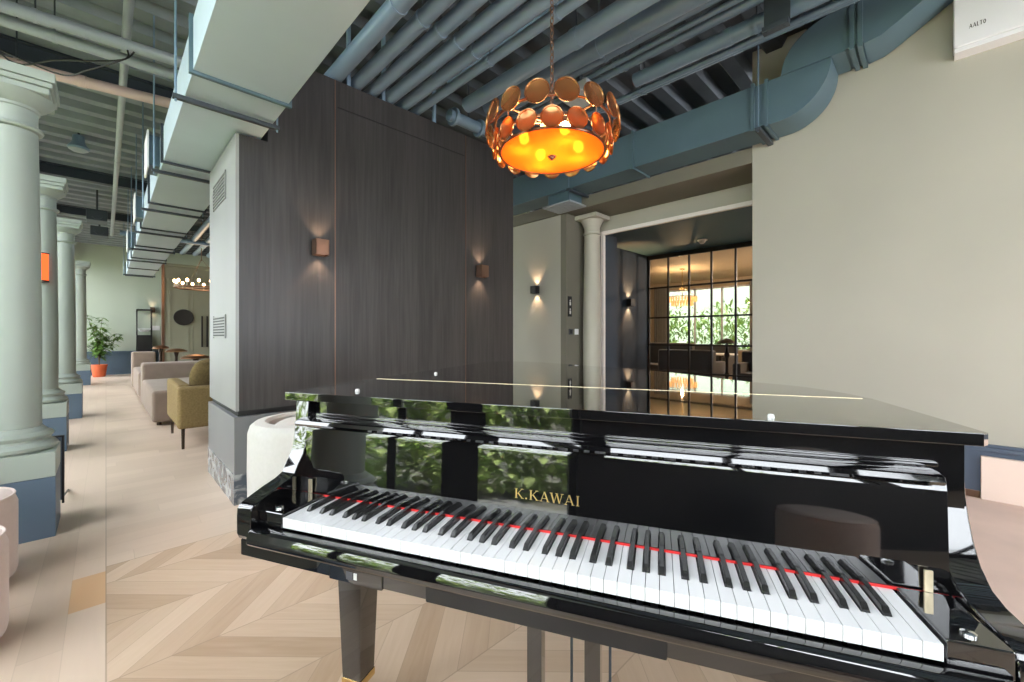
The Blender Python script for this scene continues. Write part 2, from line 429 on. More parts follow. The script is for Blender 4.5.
# recessed wall beyond
struct('wall_recess', MB().box(XW, XW + 0.2, 3.66, 6.0, 0.0, 2.86), M['beige'], 'beige wall with a black sconce left of the round column', 'wall')
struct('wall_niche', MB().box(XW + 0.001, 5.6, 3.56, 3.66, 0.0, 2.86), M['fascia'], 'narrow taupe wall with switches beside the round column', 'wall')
# fascia beam over the opening
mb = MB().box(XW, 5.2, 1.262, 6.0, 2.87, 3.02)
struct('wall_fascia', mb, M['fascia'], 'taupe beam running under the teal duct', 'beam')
struct('wall_lintel', MB().box(5.12, 5.22, 0.5, 3.46, 2.66, 2.868), M['ivorycol'], 'cream lintel over the wide opening', 'lintel')
mb = MB().box(5.06, 5.11, 0.5, 3.36, 2.61, 2.66, 0.004).box(5.06, 5.11, 3.31, 3.36, 0.0, 2.61, 0.004)
struct('trim_3', mb, M['jamb'], 'blush frame lining the wide opening', 'trim')
struct('wall_jamb', MB().box(5.12, 5.5, 3.362, 3.55, 0.0, 2.655), M['teal'])
# vestibule
struct('wall_vestibule', MB().box(5.61, 8.6, 4.42, 4.55, 0, 2.915), M['teal'], 'dark blue wall with a glowing sconce beyond the opening', 'wall')
struct('wall_teal', MB().box(5.605, 5.66, 3.665, 4.42, 0, 2.915), M['teal'])
struct('ceiling_vestibule', MB().box(5.23, 8.6, -1.5, 4.6, 2.92, 3.0), mat('vestibule_ceiling', (0.04, 0.13, 0.20), 0.6), 'dark teal ceiling of the lobby beyond the opening', 'ceiling')
struct('wall_vestibule_end', MB().box(4.84, 8.6, -1.6, -1.5, 0, 2.95), M['teal'])
# lounge beyond the glass
struct('wall_lounge_far', MB().box(14.0, 14.15, 0.0, 3.9, 0, 3.0).box(14.0, 14.15, 6.6, 9.0, 0, 3.0).box(14.0, 14.15, 3.9, 6.6, 0, 0.7).box(14.0, 14.15, 3.9, 6.6, 2.75, 3.0), M['warmwall'])
struct('wall_lounge_side', MB().box(8.6, 14.1, 8.9, 9.0, 0, 3.0), M['warmwall'])
struct('wall_lounge_end', MB().box(8.6, 14.1, -1.6, -1.5, 0, 3.0), M['warmwall'])
struct('ceiling_lounge', MB().box(8.61, 14.1, -1.5, 9.0, 3.0, 3.08), M['warmwall'], 'warm lit ceiling of the lounge behind the glass', 'ceiling')
w = MB()
for yy in (3.9, 4.75, 5.6, 6.56): w.box(14.02, 14.08, yy, yy + 0.05, 0.7, 2.75)
for zz in (0.7, 2.7): w.box(14.02, 14.08, 3.9, 6.6, zz, zz + 0.05)
wo = struct('window_1', w, M['white'], 'bright window onto greenery at the back of the lounge', 'window')
MB().box(14.045, 14.05, 3.93, 6.58, 0.75, 2.7).build('pane', M['tint'], wo)

# left window wall
bays = [(0.03, 0.72), (0.85, 3.5), (4.08, 6.1), (6.62, 8.45), (8.97, 10.9), (11.4, 14.0), (14.6, 17.4)]
XL = -1.05
mb = MB()
edges = [-4.6] + [v for b in bays for v in b] + [17.7]

for i in range(0, len(edges), 2):
    if i == 0:
        mb.box(XL - 0.12, XL, -4.6, bays[0][0], 0.0, 1.25)
        for a, b in ((-4.6, -4.4), (-2.3, -2.15), (-0.1, 0.03)): mb.box(XL - 0.12, XL, a, b, 1.25, DECK)
        continue
    mb.box(XL - (0.03 if i == 2 else 0.12), XL, edges[i], edges[i + 1], 0.0, DECK)
struct('wall_left', mb, M['black'], 'dark piers between the corridor windows', 'wall')
mb = MB().box(XL - 0.1, XL - 0.02, 0.03, 17.4, 0, 0.12).box(XL - 0.1, XL - 0.02, 0.03, 17.4, 3.3, DECK)
struct('trim_4', mb, M['black'])
for i, (a, b) in enumerate(bays):
    f = MB()
    nm = 3 if i == 1 else max(1, round((b - a) / 1.0))
    f.box(XL - 0.08, XL - 0.03, a, a + 0.05, 0.12, 3.3).box(XL - 0.08, XL - 0.03, b - 0.05, b, 0.12, 3.3)
    f.box(XL - 0.08, XL - 0.03, a, b, 0.12, 0.17).box(XL - 0.08, XL - 0.03, a, b, 3.25, 3.3).box(XL - 0.08, XL - 0.03, a, b, 2.3, 2.35)
    for ym in ((1.21, 2.0, 2.75) if i == 1 else [a + (b - a) * k / nm for k in range(1, nm)]): f.box(XL - 0.08, XL - 0.03, ym - 0.025, ym + 0.025, 0.12, 3.3)
    wo = struct('window_%d' % (i + 2), f, M['black'])
    wo['label'] = 'tall black framed garden window'; wo['category'] = 'window'; wo['group'] = 'garden windows along the corridor'
    MB().box(XL - 0.06, XL - 0.055, a + 0.05, b - 0.05, 0.17, 3.25).build('pane', M['glass'], wo)
for i, (a, b) in enumerate(((-4.4, -2.3), (-2.15, -0.1))):  # unseen high windows, added to throw daylight onto the beige wall
    f = MB().box(XL - .08, XL - .03, a, a + .05, 1.25, 3.6).box(XL - .08, XL - .03, b - .05, b, 1.25, 3.6).box(XL - .08, XL - .03, a, b, 1.25, 1.30).box(XL - .08, XL - .03, a, b, 3.55, DECK).box(XL - .08, XL - .03, (a + b) / 2 - .025, (a + b) / 2 + .025, 1.25, 3.6)
    wo = struct('window_%d' % (i + 11), f, M['black'])
    wo['label'] = 'added high black framed window lighting the beige wall'; wo['category'] = 'window'; wo['group'] = 'added fill-light windows beside the camera'
    MB().box(XL - 0.06, XL - 0.055, a + 0.05, b - 0.05, 1.30, 3.55).build('pane', M['glass'], wo)
# back wall behind the camera, with a wide window
struct('wall_back', MB().box(-1.2, 0.3, -4.7, -4.6, 0, DECK).box(4.1, 4.9, -4.7, -4.6, 0, DECK).box(0.3, 4.1, -4.7, -4.6, 0, 0.3).box(0.3, 4.1, -4.7, -4.6, 3.2, DECK), M['beige'])
f = MB()
for xx in (0.3, 1.2, 2.15, 3.1, 4.05): f.box(xx, xx + 0.05, -4.67, -4.62, 0.3, 3.2)
for zz in (0.3, 2.3, 3.15): f.box(0.3, 4.1, -4.67, -4.62, zz, zz + 0.05)
wo = struct('window_10', f, M['black'], 'wide window opposite the lounge end', 'window')
MB().box(0.35, 4.05, -4.65, -4.645, 0.35, 3.15).build('pane', M['glass'], wo)

# corridor end
struct('wall_end', MB().box(-1.2, 6.5, 17.5, 17.65, 0, DECK), M['farwall'], 'pale green wall closing the corridor', 'wall')
mb = MB().box(-1.0, 1.3, 17.46, 17.5, 0.06, 0.66).box(-1.0, 1.3, 17.44, 17.5, 0.66, 0.71, 0.005)
for k in range(3): mb.box(-0.85 + 0.72 * k, -0.25 + 0.72 * k, 17.45, 17.46, 0.15, 0.56, 0.003)
struct('trim_5', mb, M['blue'], 'blue panelled dado on the corridor end wall', 'dado')
struct('baseboard_end', MB().box(-1.0, 1.3, 17.45, 17.5, 0.0, 0.06), M['blue'])
mb = MB().box(1.16, 6.5, 15.0, 15.12, 0, 3.2)
pw = struct('wall_panelled', mb, M['panelwall'], 'olive panelled wall with a round black mirror', 'wall')
mb = MB()
for k in range(8):
    x0 = 1.28 + 0.5 * k
    for (a, b, c, d) in ((x0, x0 + 0.42, 0.15, 0.17), (x0, x0 + 0.42, 2.65, 2.67), (x0, x0 + 0.02, 0.15, 2.67), (x0 + 0.40, x0 + 0.42, 0.15, 2.67)):
        mb.box(a, b, 14.985, 15.0, c, d)
mb.box(1.16, 6.5, 14.96, 15.0, 2.78, 2.84).box(1.16, 6.5, 14.95, 15.0, 3.12, 3.2)
mb.build('panel_moulding', M['panelwall'], pw)
MB().box(1.10, 1.16, 14.97, 15.13, 0, 3.2).build('panel_edge', M['bronze'], pw)
struct('wall_lounge_right', MB().box(6.3, 6.4, 6.0, 17.5, 0, DECK), M['panelwall'])

# dark timber block
BX, BY, BX1, BY1 = 0.642, 3.395, 3.34, 4.40
struct('wall_front', MB().box(BX + 0.02, BX1, BY, BY1, 0.645, 2.58).box(0.84, BX1, BY, BY1, 2.58, 3.24), M['woodwall'], 'dark charcoal timber clad wall behind the piano', 'wall')
struct('wall_side', MB().box(BX, BX + 0.02, BY, BY1, 0.645, 2.58), M['greyface'], 'pale grey narrow end of the dark timber wall', 'wall')
struct('trim_6', MB().box(BX + 0.02, BX1, BY + 0.03, BY1, 0.605, 0.645), M['black'])
struct('wall_lower', MB().box(BX - 0.01, BX1, BY - 0.012, BY1, 0.21, 0.605, 0.003), M['greylow'], 'grey lower panel beneath the dark timber wall', 'wall')
struct('baseboard_front', MB().box(BX - 0.013, BX1, BY - 0.016, BY1, 0.0, 0.21, 0.002), M['marble'], 'grey marble skirting of the dark timber wall', 'baseboard')
mb = MB()
for xs in (1.32, 2.65): mb.box(xs, xs + 0.006, BY - 0.002, BY, 0.63, 3.24)
struct('trim_7', mb, M['bronze'])
mb = MB().box(1.34, 2.63, BY - 0.004, BY, 3.02, 3.028)
struct('trim_8', mb, M['black'])

# ------------------------------------------------------------------ columns
def column(x, y, label, h=2.78, low=True, m=None, r=0.115):
    m = m or M['sage']
    t = thing('column', label, 'column', (x, y, 0), group='round columns along the corridor' if low else None, kind='thing')
    w = 0.18
    if low:
        MB().box(x - w, x + w, y - w, y + w, 0, 0.35, 0.004).build('plinth', M['blue'], t)
        b = MB().box(x - w, x + w, y - w, y + w, 0.351, 0.495, 0.006)
        b.lathe([(0.1, .495), (.165, .495), (.180, .510), (.182, .528), (.170, .545), (.155, .552), (.150, .565), (.160, .575), (.165, .588), (.155, .602), (.138, .608), (.132, .618), (.120, .632), (.1, .633)], (x, y, 0), 40)
        b.build('base', m, t); z0 = 0.633
    else:
        b = MB().box(x - r * 1.35, x + r * 1.35, y - r * 1.35, y + r * 1.35, 0, 0.12, 0.006)
        b.lathe([(r, .12), (r * 1.3, .12), (r * 1.33, .15), (r * 1.2, .18), (r * 1.05, .2), (r * .9, .2)], (x, y, 0), 40)
        b.build('base', m, t); z0 = 0.2
    rt = r * 0.87
    zc = h - 0.33
    MB().lathe([(r, z0), (r, z0 + (zc - z0) * .33), (r * .95, z0 + (zc - z0) * .66), (rt, zc)], (x, y, 0), 40).build('shaft', m, t)
    c = MB()
    k = r / 0.115
    c.lathe([(rt, zc), (rt + .018 * k, zc + .006), (rt + .024 * k, zc + .018), (rt + .018 * k, zc + .03), (rt, zc + .036), (rt, zc + .12), (rt + .008, zc + .125), (rt + .008, zc + .14), (rt + .016, zc + .146),
             (rt + .035 * k, zc + .16), (rt + .058 * k, zc + .185), (rt + .07 * k, zc + .205), (rt, zc + .206)], (x, y, 0), 40)
    hw = 0.178 if low else 0.24
    c.box(x - hw * .88, x + hw * .88, y - hw * .88, y + hw * .88, zc + .206, zc + .245, 0.012, 3)
    c.box(x - hw * .94, x + hw * .94, y - hw * .94, y + hw * .94, zc + .245, zc + .275, 0.008, 3)
    c.box(x - hw, x + hw, y - hw, y + hw, zc + .275, h, 0.006, 2)
    c.build('capital', m, t)
    return t
for x, y, h, lab in ((-.39, 1.34, 2.72, 'sage column seen in the glossy fallboard, nearest the window end'), (-.39, 3.78, 2.70, 'nearest tall sage column on a blue plinth at the left picture edge'),
                     (-.465, 6.35, 2.77, 'second sage column on a blue plinth, carrying the red lamp'), (-.425, 8.70, 2.82, 'third sage column on a blue plinth, beyond the red lamp'),
                     (-.445, 14.3, 2.95, 'farthest sage column on a blue plinth beside the potted plant')):
    column(x, y, lab, h)
c = thing('column', 'slim cream column standing at the left of the wide opening', 'column', (4.90, 3.395, 0), kind='thing')
x, y = 4.90, 3.395
MB().box(x - .17, x + .14, y - .17, y + .14, 0, .14, .006).lathe([(.1, .14), (.138, .14), (.14, .17), (.13, .2), (.1, .2)], (x, y, 0), 36).build('base', M['ivorycol'], c)
MB().lathe([(.125, .2), (.125, 1.2), (.108, 2.58)], (x, y, 0), 36).build('shaft', M['ivorycol'], c)
MB().lathe([(.105, 2.58), (.125, 2.59), (.125, 2.61), (.108, 2.62), (.108, 2.68), (.125, 2.72), (.15, 2.77), (.158, 2.79), (.1, 2.791)], (x, y, 0), 36).box(x - .20, x + .15, y - .2, y + .155, 2.79, 2.845, .006).build('capital', M['ivorycol'], c)

# ------------------------------------------------------------------ grand piano (local: s along keys, t away from player)
PO = (0.301, 1.089, 0.0); PR = math.radians(-63.85)
pn = thing('grand_piano', 'black lacquered grand piano with closed lid and open keyboard', 'piano', PO, PR)
def pb(mb, name, m, parent=pn): return mb.build(name, M[m], parent, True, False)
SL, SR = -0.078, 1.300            # inside of the cheeks
LO, RO = -0.125, 1.347            # outside
# rim: smooth outline
def spline(pts, n=8):
    out = []; m = len(pts)
    for i in range(m - 1):
        p0, p1, p2, p3 = [Vector(pts[max(0, min(m - 1, j))]) for j in (i - 1, i, i + 1, i + 2)]
        for k in range(n):
            u = k / n
            out.append(tuple(0.5 * ((2 * p1) + (p2 - p0) * u + (2 * p0 - 5 * p1 + 4 * p2 - p3) * u * u + (3 * p1 - p0 - 3 * p2 + p3) * u ** 3)))
    out.append(tuple(pts[-1])); return out
curve = spline([(1.36, 0.53), (1.337, 0.66), (1.265, 0.80), (1.13, 0.915), (1.00, 1.08), (0.86, 1.24), (0.66, 1.39), (0.42, 1.53), (0.24, 1.65), (0.10, 1.715), (-0.04, 1.715), (-0.125, 1.66), (-0.160, 1.56)], 7)
def outline(front, off):
    pts = []
    cx, cy = 0.55, 0.75
    for (a, b) in curve:
        d = Vector((a - cx, b - cy)); d.normalize(); pts.append((a - d.x * off, b - d.y * off))
    return [(-0.155 + off, front), (1.36 - off, front)] + pts
rim = outline(0.185, 0.018)
rim = [(max(LO, min(RO, a)), b) for a, b in rim]
# drop duplicates
rr = []
for p in rim:
    if not rr or (Vector(p) - Vector(rr[-1])).length > 1e-4: rr.append(p)
pb(MB().prism(rr, None, 2, 0.665, 0.986, 0.004), 'case', 'lacquer')
# lid: main part and front flap
TF = 0.548
main = [(-0.160, TF + .0005), (1.36, TF + .0005)] + [p for p in curve if p[1] > TF + 0.01]
lid = pb(MB().prism(main, None, 2, 0.988, 1.010, 0.002), 'lid', 'lacquer')
flap = pb(MB().prism([(-0.160, 0.150), (1.348, 0.150), (1.36, 0.162), (1.36, TF - .0005), (-0.160, TF - .0005)], None, 2, 0.988, 1.010, 0.002), 'lid_flap', 'lacquer')
pb(MB().box(-0.150, 1.335, TF - 0.0032, TF + 0.0032, 1.0085, 1.0106), 'hinge', 'brasspale', flap)
for (a, b) in ((0.025, 0.23), (-0.04, 0.79), (1.052, 0.185)):
    pb(MB().lathe([(.0065, 0), (.0065, .003), (.005, .007), (0, .008)], (a, b, 1.010), 16), 'lid_bumper', 'bumper', lid if b > TF else flap)
# cheeks / arms
for (a, b, TA) in ((LO, SL, .156), (SR, RO, .183)):
    prof = [(.24, .986), (TA, .986), (TA - .004, .93), (TA - .010, .88), (TA - .020, .845), ((TA + .08) / 2, .820), (.108, .800), (.085, .790), (.05, .781), (.01, .768), (-.012, .760), (-.020, .750), (-.021, .735), (-.021, .69), (-.015, .676), (.24, .676)]
    if a > 1:   # treble end
        prof = [(.24, .986), (.197, .986), (.194, .93), (.190, .895), (.182, .858), (.170, .822), (.152, .787), (.128, .764), (.10, .754), (.06, .749), (.025, .746), (.008, .740), (.001, .728), (0, .70), (.002, .676), (.24, .676)]
    pb(MB().prism(prof, None, 0, a, b, 0.003, 3), 'arm', 'lacquer')
# key bed, key slip, key blocks
pb(MB().box(LO + .004, RO - .004, -0.014, 0.30, 0.634, 0.674, 0.004), 'key_bed', 'lacquer')
slip = [(-.030, .672), (-.034, .678), (-.034, .690), (-.028, .703), (-.018, .708), (-.003, .708), (-.003, .672)]
pb(MB().prism(slip, None, 0, SL + .001, SR - .001, 0.002), 'key_slip', 'lacquer')
for (a, b) in ((SL + .001, -0.003), (1.225, SR - .001)):
    k = pb(MB().box(a, b, 0.002, 0.134, 0.675, 0.744, 0.004, 3), 'key_block', 'lacquer')
    pb(MB().lathe([(.009, 0), (.009, .003), (.005, .005), (0, .005)], ((a + b) / 2, 0.026, 0.744), 16), 'screw_cap', 'chrome', k)
    sx = -0.05 if a < 0 else 1.268
    pb(MB().box(sx - .006, sx + .006, 0.1305, 0.1345, 0.744, 0.780, 0.001), 'fallboard_pivot', 'brasspale', k)
# lock-rail drawer and small control box under the key bed
pb(MB().box(0.40, 0.858, -0.018, 0.25, 0.632, 0.670, 0.003), 'keybed_drawer', 'lacquer_satin')
cb = pb(MB().box(0.155, 0.295, -0.018, 0.08, 0.632, 0.666, 0.003), 'control_box', 'lacquer')
pb(MB().box(0.203, 0.220, -0.0192, -0.0175, 0.641, 0.658), 'display', 'darkgrey', cb)
pb(MB().box(0.223, 0.231, -0.0192, -0.0175, 0.643, 0.657), 'button', 'bumper', cb)
# fallboard
fb = pb(MB().prism([(.1385, .740), (.1450, .905), (.147, .920), (.152, .926), (.168, .926), (.168, .740)], None, 0, SL + .001, SR - .001), 'fallboard', 'lacquer')
pb(MB().prism([(.121, .926), (.117, .932), (.121, .940), (.138, .944), (.178, .944), (.178, .924), (.138, .921)], None, 0, SL - .012, SR - .016, 0.001), 'fallboard_lip', 'lacquer', fb)
pb(MB().box(SL + .002, SR - .002, 0.1350, 0.1390, 0.737, 0.7410, 0.0008), 'felt_strip', 'felt', fb)
pb(MB().box(SL + .001, SR - .001, 0.176, 0.184, 0.944, 0.985), 'music_desk_panel', 'lacquer')
pb(MB().box(SL + .001, SR - .001, 0.168, 0.176, 0.944, 0.952, 0.002), 'music_desk_ledge', 'lacquer')
# gold lettering on the fallboard: K.KAWAI
HEAVY = False
def letter_strokes(ch):
    S, T = (0.24, 0.12) if HEAVY else (0.16, 0.06)      # thick / thin
    if ch == 'K': return [('v', .18, 0, 1, S), ('d', .26, .42, .80, 1, T), ('d', .38, .55, .84, 0, S), ('s', .18, 0), ('s', .18, 1), ('s', .84, 0), ('s', .80, 1)], 1.0
    if ch == 'A': return [('d', .10, 0, .46, 1, T), ('d', .46, 1, .84, 0, S), ('h', .22, .74, .32, T), ('s', .10, 0), ('s', .84, 0)], 0.96
    if ch == 'W': return [('d', .08, 1, .36, 0, S), ('d', .36, 0, .64, 1, T), ('d', .64, 1, .92, 0, S), ('d', .92, 0, 1.18, 1, T), ('s', .08, 1), ('s', .64, 1), ('s', 1.18, 1)], 1.3
    if ch == 'I': return [('v', .22, 0, 1, S), ('s', .22, 0), ('s', .22, 1)], 0.46
    if ch == 'L': return [('v', .18, 0, 1, S), ('h', .18, .66, .04, T), ('s', .18, 0), ('s', .18, 1)], 0.74
    if ch == 'T': return [('v', .38, 0, 1, S), ('h', .04, .72, .96, T), ('s', .38, 0)], 0.8
    if ch == 'O': return [('o', .42, .5, .38, .5, S)], 0.9
    if ch == '.': return [('v', .12, 0, .15, S)], 0.32
    return [], 0.5
def lettering(text, h, place, gap=0.12):
    """place(u, v) -> 3-D point; strokes are thin raised quads"""
    mb = MB(); u = 0
    def poly(pts):
        mb.bm.faces.new([mb.bm.verts.new(place(*p)) for p in pts])
    for ch in text:
        st, w = letter_strokes(ch)
        for s in st:
            if s[0] == 'v': q = [(s[1] - s[4] / 2, s[2]), (s[1] + s[4] / 2, s[2]), (s[1] + s[4] / 2, s[3]), (s[1] - s[4] / 2, s[3])]
            elif s[0] == 'h': q = [(s[1], s[3] - s[4] / 2), (s[2], s[3] - s[4] / 2), (s[2], s[3] + s[4] / 2), (s[1], s[3] + s[4] / 2)]
            elif s[0] == 's':
                z = 0 if s[2] == 0 else 1 - .05
                q = [(s[1] - .15, z), (s[1] + .15, z), (s[1] + .15, z + .05), (s[1] - .15, z + .05)]
            elif s[0] == 'd':
                x0, y0, x1, y1, t = s[1:]; q = [(x0 - t / 2, y0), (x0 + t / 2, y0), (x1 + t / 2, y1), (x1 - t / 2, y1)]
            elif s[0] == 'o':
                cx, cy, a, b, t = s[1:]
                for k in range(20):
                    p = []
                    for (kk, f) in ((k, 1), (k + 1, 1), (k + 1, 0), (k, 0)):
                        an = 2 * PI * kk / 20; p.append((cx + (a - (0 if f else t)) * math.cos(an), cy + (b - (0 if f else t * .5)) * math.sin(an)))
                    poly([((u + a_) * h, b_ * h) for a_, b_ in p])
                continue
            poly([((u + a_) * h, b_ * h) for a_, b_ in q])
        u += w + gap
    return mb, u * h
W_TXT = lettering('K.KAWAI', 1.0, lambda u, v: (u, 0, v))[1]
hl = 0.0215; k = 0.152 / W_TXT
mb, _ = lettering('K.KAWAI', 1.0, lambda u, v: (0.536 + u * k, 0.1378 + (0.803 + v * hl - .74) * .0394, 0.803 + v * hl))
pb(mb, 'lettering', 'gold', fb)
# keys
KW = 1.222 / 52
KZ = 0.737
names = []
pattern = 'AsBCsDsEFsGs'      # s marks a sharp after the note
order = []
n = 0
notes = ['A', 'A#', 'B', 'C', 'C#', 'D', 'D#', 'E', 'F', 'F#', 'G', 'G#']
seq = [notes[i % 12] for i in range(88)]
wi = 0; whites = []; blacks = []
for nt_ in seq:
    if '#' in nt_: blacks.append((wi, nt_))
    else: whites.append((wi, nt_)); wi += 1
SH = {'C#': -0.0032, 'D#': 0.0032, 'F#': -0.0042, 'G#': 0.0, 'A#': 0.0042}
me_w = {}
for i, nt_ in whites:
    x0 = i * KW + 0.0005; x1 = (i + 1) * KW - 0.0005
    left = any(w == i for w, _ in blacks); right = any(w == i + 1 for w, _ in blacks)
    lc = next((x for x in blacks if x[0] == i), None); rc = next((x for x in blacks if x[0] == i + 1), None)
    xa = i * KW + SH[lc[1]] + 0.0068 if lc else x0
    xb = (i + 1) * KW + SH[rc[1]] - 0.0068 if rc else x1
    poly = [(x0, 0), (x1, 0), (x1, 0.048), (xb, 0.048), (xb, 0.1365), (xa, 0.1365), (xa, 0.048), (x0, 0.048)]
    pp = []
    for p in poly:
        if not pp or (Vector(p) - Vector(pp[-1])).length > 1e-6: pp.append(p)
    pb(MB().prism(pp, None, 2, KZ - 0.024, KZ, 0.0007, 2), 'white_key', 'ivory')
for i, nt_ in blacks:
    c = i * KW + SH[nt_]
    b = MB()
    yb = 0.1365; a0 = 0.0058; a1 = 0.0046; z0 = KZ - 0.012; z1 = KZ + 0.0115
    V = [b.bm.verts.new(p) for p in ((c - a0, .048, z0), (c + a0, .048, z0), (c + a0, yb, z0), (c - a0, yb, z0),
                                     (c - a0, .0495, KZ + .002), (c + a0, .0495, KZ + .002),
                                     (c - a1, .058, z1 - .001), (c + a1, .058, z1 - .001), (c + a1, yb, z1), (c - a1, yb, z1))]
    for f in ((0, 1, 5, 4), (4, 5, 7, 6), (6, 7, 8, 9), (1, 2, 8, 7, 5), (3, 0, 4, 6, 9), (2, 3, 9, 8), (3, 2, 1, 0)):
        b.bm.faces.new([V[q] for q in f])
    bmesh.ops.recalc_face_normals(b.bm, faces=b.bm.faces)
    bmesh.ops.bevel(b.bm, geom=[e for e in b.bm.edges], offset=0.0009, segments=2, affect='EDGES', clamp_overlap=True)
    pb(b, 'black_key', 'ebony')
# legs
def leg(cx, cy):
    b = MB()
    for (z0, z1, h0, h1) in ((0.634, 0.60, 0.052, 0.052), (0.60, 0.075, 0.050, 0.034)):
        V = []
        for (z, h) in ((z0, h0), (z1, h1)):
            V.append([b.bm.verts.new((cx + sx * h, cy + sy * h, z)) for sx, sy in ((-1, -1), (1, -1), (1, 1), (-1, 1))])
        for k in range(4): b.bm.faces.new((V[0][k], V[0][(k + 1) % 4], V[1][(k + 1) % 4], V[1][k]))
        b.bm.faces.new(V[0][::-1]); b.bm.faces.new(V[1])
    bmesh.ops.recalc_face_normals(b.bm, faces=b.bm.faces)
    l = pb(b, 'leg', 'lacquer')
    b = MB().box(cx - .037, cx + .037, cy - .037, cy + .037, .05, .075, .004)
    pb(b, 'ferrule', 'brass', l)
    b = MB().cyl((cx - .012, cy, .025), (cx + .012, cy, .025), .025, n=24).box(cx - .016, cx + .016, cy - .012, cy + .012, .04, .052, .003)
    pb(b, 'caster', 'brass', l)
leg(-0.079, 0.36); leg(1.285, 0.36); leg(0.22, 1.42)
# pedal lyre
ly = pb(MB().box(0.48, 0.75, 0.27, 0.37, 0.60, 0.634, 0.004), 'pedal_lyre', 'lacquer')
for a in (0.515, 0.667): pb(MB().box(a, a + 0.040, 0.30, 0.34, 0.10, 0.60, 0.003), 'post', 'lacquer', ly)
for a in (0.629, 0.728): pb(MB().cyl((a, 0.33, 0.09), (a, 0.33, 0.60), 0.0035, n=10), 'trap_rod', 'steel', ly)
pb(MB().box(0.47, 0.76, 0.27, 0.40, 0.03, 0.10, 0.006), 'pedal_box', 'lacquer', ly)
for a in (0.55, 0.615, 0.68): pb(MB().prism([(.14, .042), (.13, .032), (.14, .025), (.28, .065), (.28, .080), (.20, .065)], None, 0, a - .012, a + .012, 0.003), 'pedal', 'brass', ly)

# ------------------------------------------------------------------ copper disc chandelier
CX, CY = 1.613, 1.36
ch = thing('chandelier', 'round copper disc chandelier glowing amber above the piano', 'chandelier', (CX, CY, 2.07))
def ring(r, z, w, name, m):
    pts = [(CX + r * math.cos(2 * PI * k / 48), CY + r * math.sin(2 * PI * k / 48), z) for k in range(48)]
    MB().tube(pts, w, 8, True).build(name, m, ch)
ring(.288, 2.225, .006, 'ring', M['bronze']); ring(.272, 2.150, .006, 'ring', M['bronze']); ring(.262, 2.096, .006, 'ring', M['bronze'])
def disc(r, ang, z, rad, tilt, dm):
    b = MB()
    n = 28
    prof = [(0, -.002), (rad * .5, -.001), (rad * .86, .003), (rad * .90, .007), (rad * .97, .008), (rad, .005), (rad * .97, .001), (rad * .86, -.001), (rad * .5, -.005), (0, -.006)]
    b.lathe(prof, (0, 0, 0), n)
    T = Matrix.Translation((CX + r * math.cos(ang), CY + r * math.sin(ang), z)) @ Matrix.Rotation(ang, 4, 'Z') @ Matrix.Rotation(PI / 2 - tilt, 4, 'Y')
    bmesh.ops.transform(b.bm, matrix=T, verts=b.bm.verts)
    d = b.build('disc', dm, ch)
    return d
A0 = math.atan2(-CY, -CX)
for k in range(16): disc(.325, A0 + 2 * PI * (k + .5) / 16, 2.225, .057, 0.10, M['disc'])
for k in range(16): disc(.290, A0 + 2 * PI * k / 16, 2.128, .051, 0.06, M['disclow'])
MB().lathe([(0, 2.080), (.10, 2.082), (.20, 2.087), (.262, 2.094), (.262, 2.099), (.20, 2.092), (.10, 2.087), (0, 2.085)], (CX, CY, 0), 48).build('diffuser', M['diffuser'], ch)
MB().sphere((CX, CY, 2.072), .013).lathe([(.022, 2.078), (.018, 2.072), (0, 2.070)], (CX, CY, 0), 20).build('finial', M['bronze'], ch)
for k in range(4):
    a = A0 + 0.42 + 2 * PI * k / 4
    x, y = CX + .15 * math.cos(a), CY + .15 * math.sin(a)
    h = MB().cyl((x, y, 2.175), (x, y, 2.225), .013, n=14).tube([(x, y, 2.225), (CX + .05 * math.cos(a), CY + .05 * math.sin(a), 2.24)], .005, 6).build('socket', M['bronze'], ch)
    MB().sphere((x, y, 2.150), .026, 1, 1, 1.2, 14, 10).build('bulb', M['bulb'], h)
b = MB().cyl((CX, CY, 2.085), (CX, CY, 2.33), .008, n=12).lathe([(.06, 2.232), (.06, 2.246), (.02, 2.26), (0, 2.26)], (CX, CY, 0), 24)
for k in range(4):
    a = A0 + PI / 4 + k * PI / 2
    b.tube([(CX, CY, 2.24), (CX + .288 * math.cos(a), CY + .288 * math.sin(a), 2.225)], .005, 6)
    b.tube([(CX + .288 * math.cos(a), CY + .288 * math.sin(a), 2.225), (CX + .262 * math.cos(a), CY + .262 * math.sin(a), 2.096)], .004, 6)
b.build('stem', M['bronze'], ch)
b = MB(); z = 2.33; k = 0
while z < DECK - 0.09:
    pts = []
    for q in range(14):
        a = 2 * PI * q / 14; u = .009 * math.cos(a); w = .020 * math.sin(a)
        pts.append((CX + (u if k % 2 else 0), CY + (0 if k % 2 else u), z + w))
    b.tube(pts, .0028, 6, True); z += .031; k += 1
b.build('chain', M['bronze'], ch)
MB().lathe([(.06, DECK - .076), (.06, DECK - .09), (.02, DECK - .115), (0, DECK - .115)], (CX, CY, 0), 24).build('canopy', M['bronze'], ch)

# ------------------------------------------------------------------ ducts
def flange(parent, x0, x1, y0, y1, z0, z1, w=0.022, m='steel', name='flange'):
    b = MB().box(x0 - w, x1 + w, y0, y1, z0 - w, z0).box(x0 - w, x1 + w, y0, y1, z1, z1 + w).box(x0 - w, x0, y0, y1, z0, z1).box(x1, x1 + w, y0, y1, z0, z1)
    return b.build(name, M[m], parent)
dl = thing('air_duct', 'pale grey square air duct running down the corridor on rods', 'duct', (0.57, 6, 2.6))
D0, D1, DZ0, DZ1 = 0.335, 0.805, 2.6, 2.88
DYE = 13.3
ys = [0.4, 2.80, 4.41, 5.87, 7.31, 8.81, 10.2, 11.8, DYE]
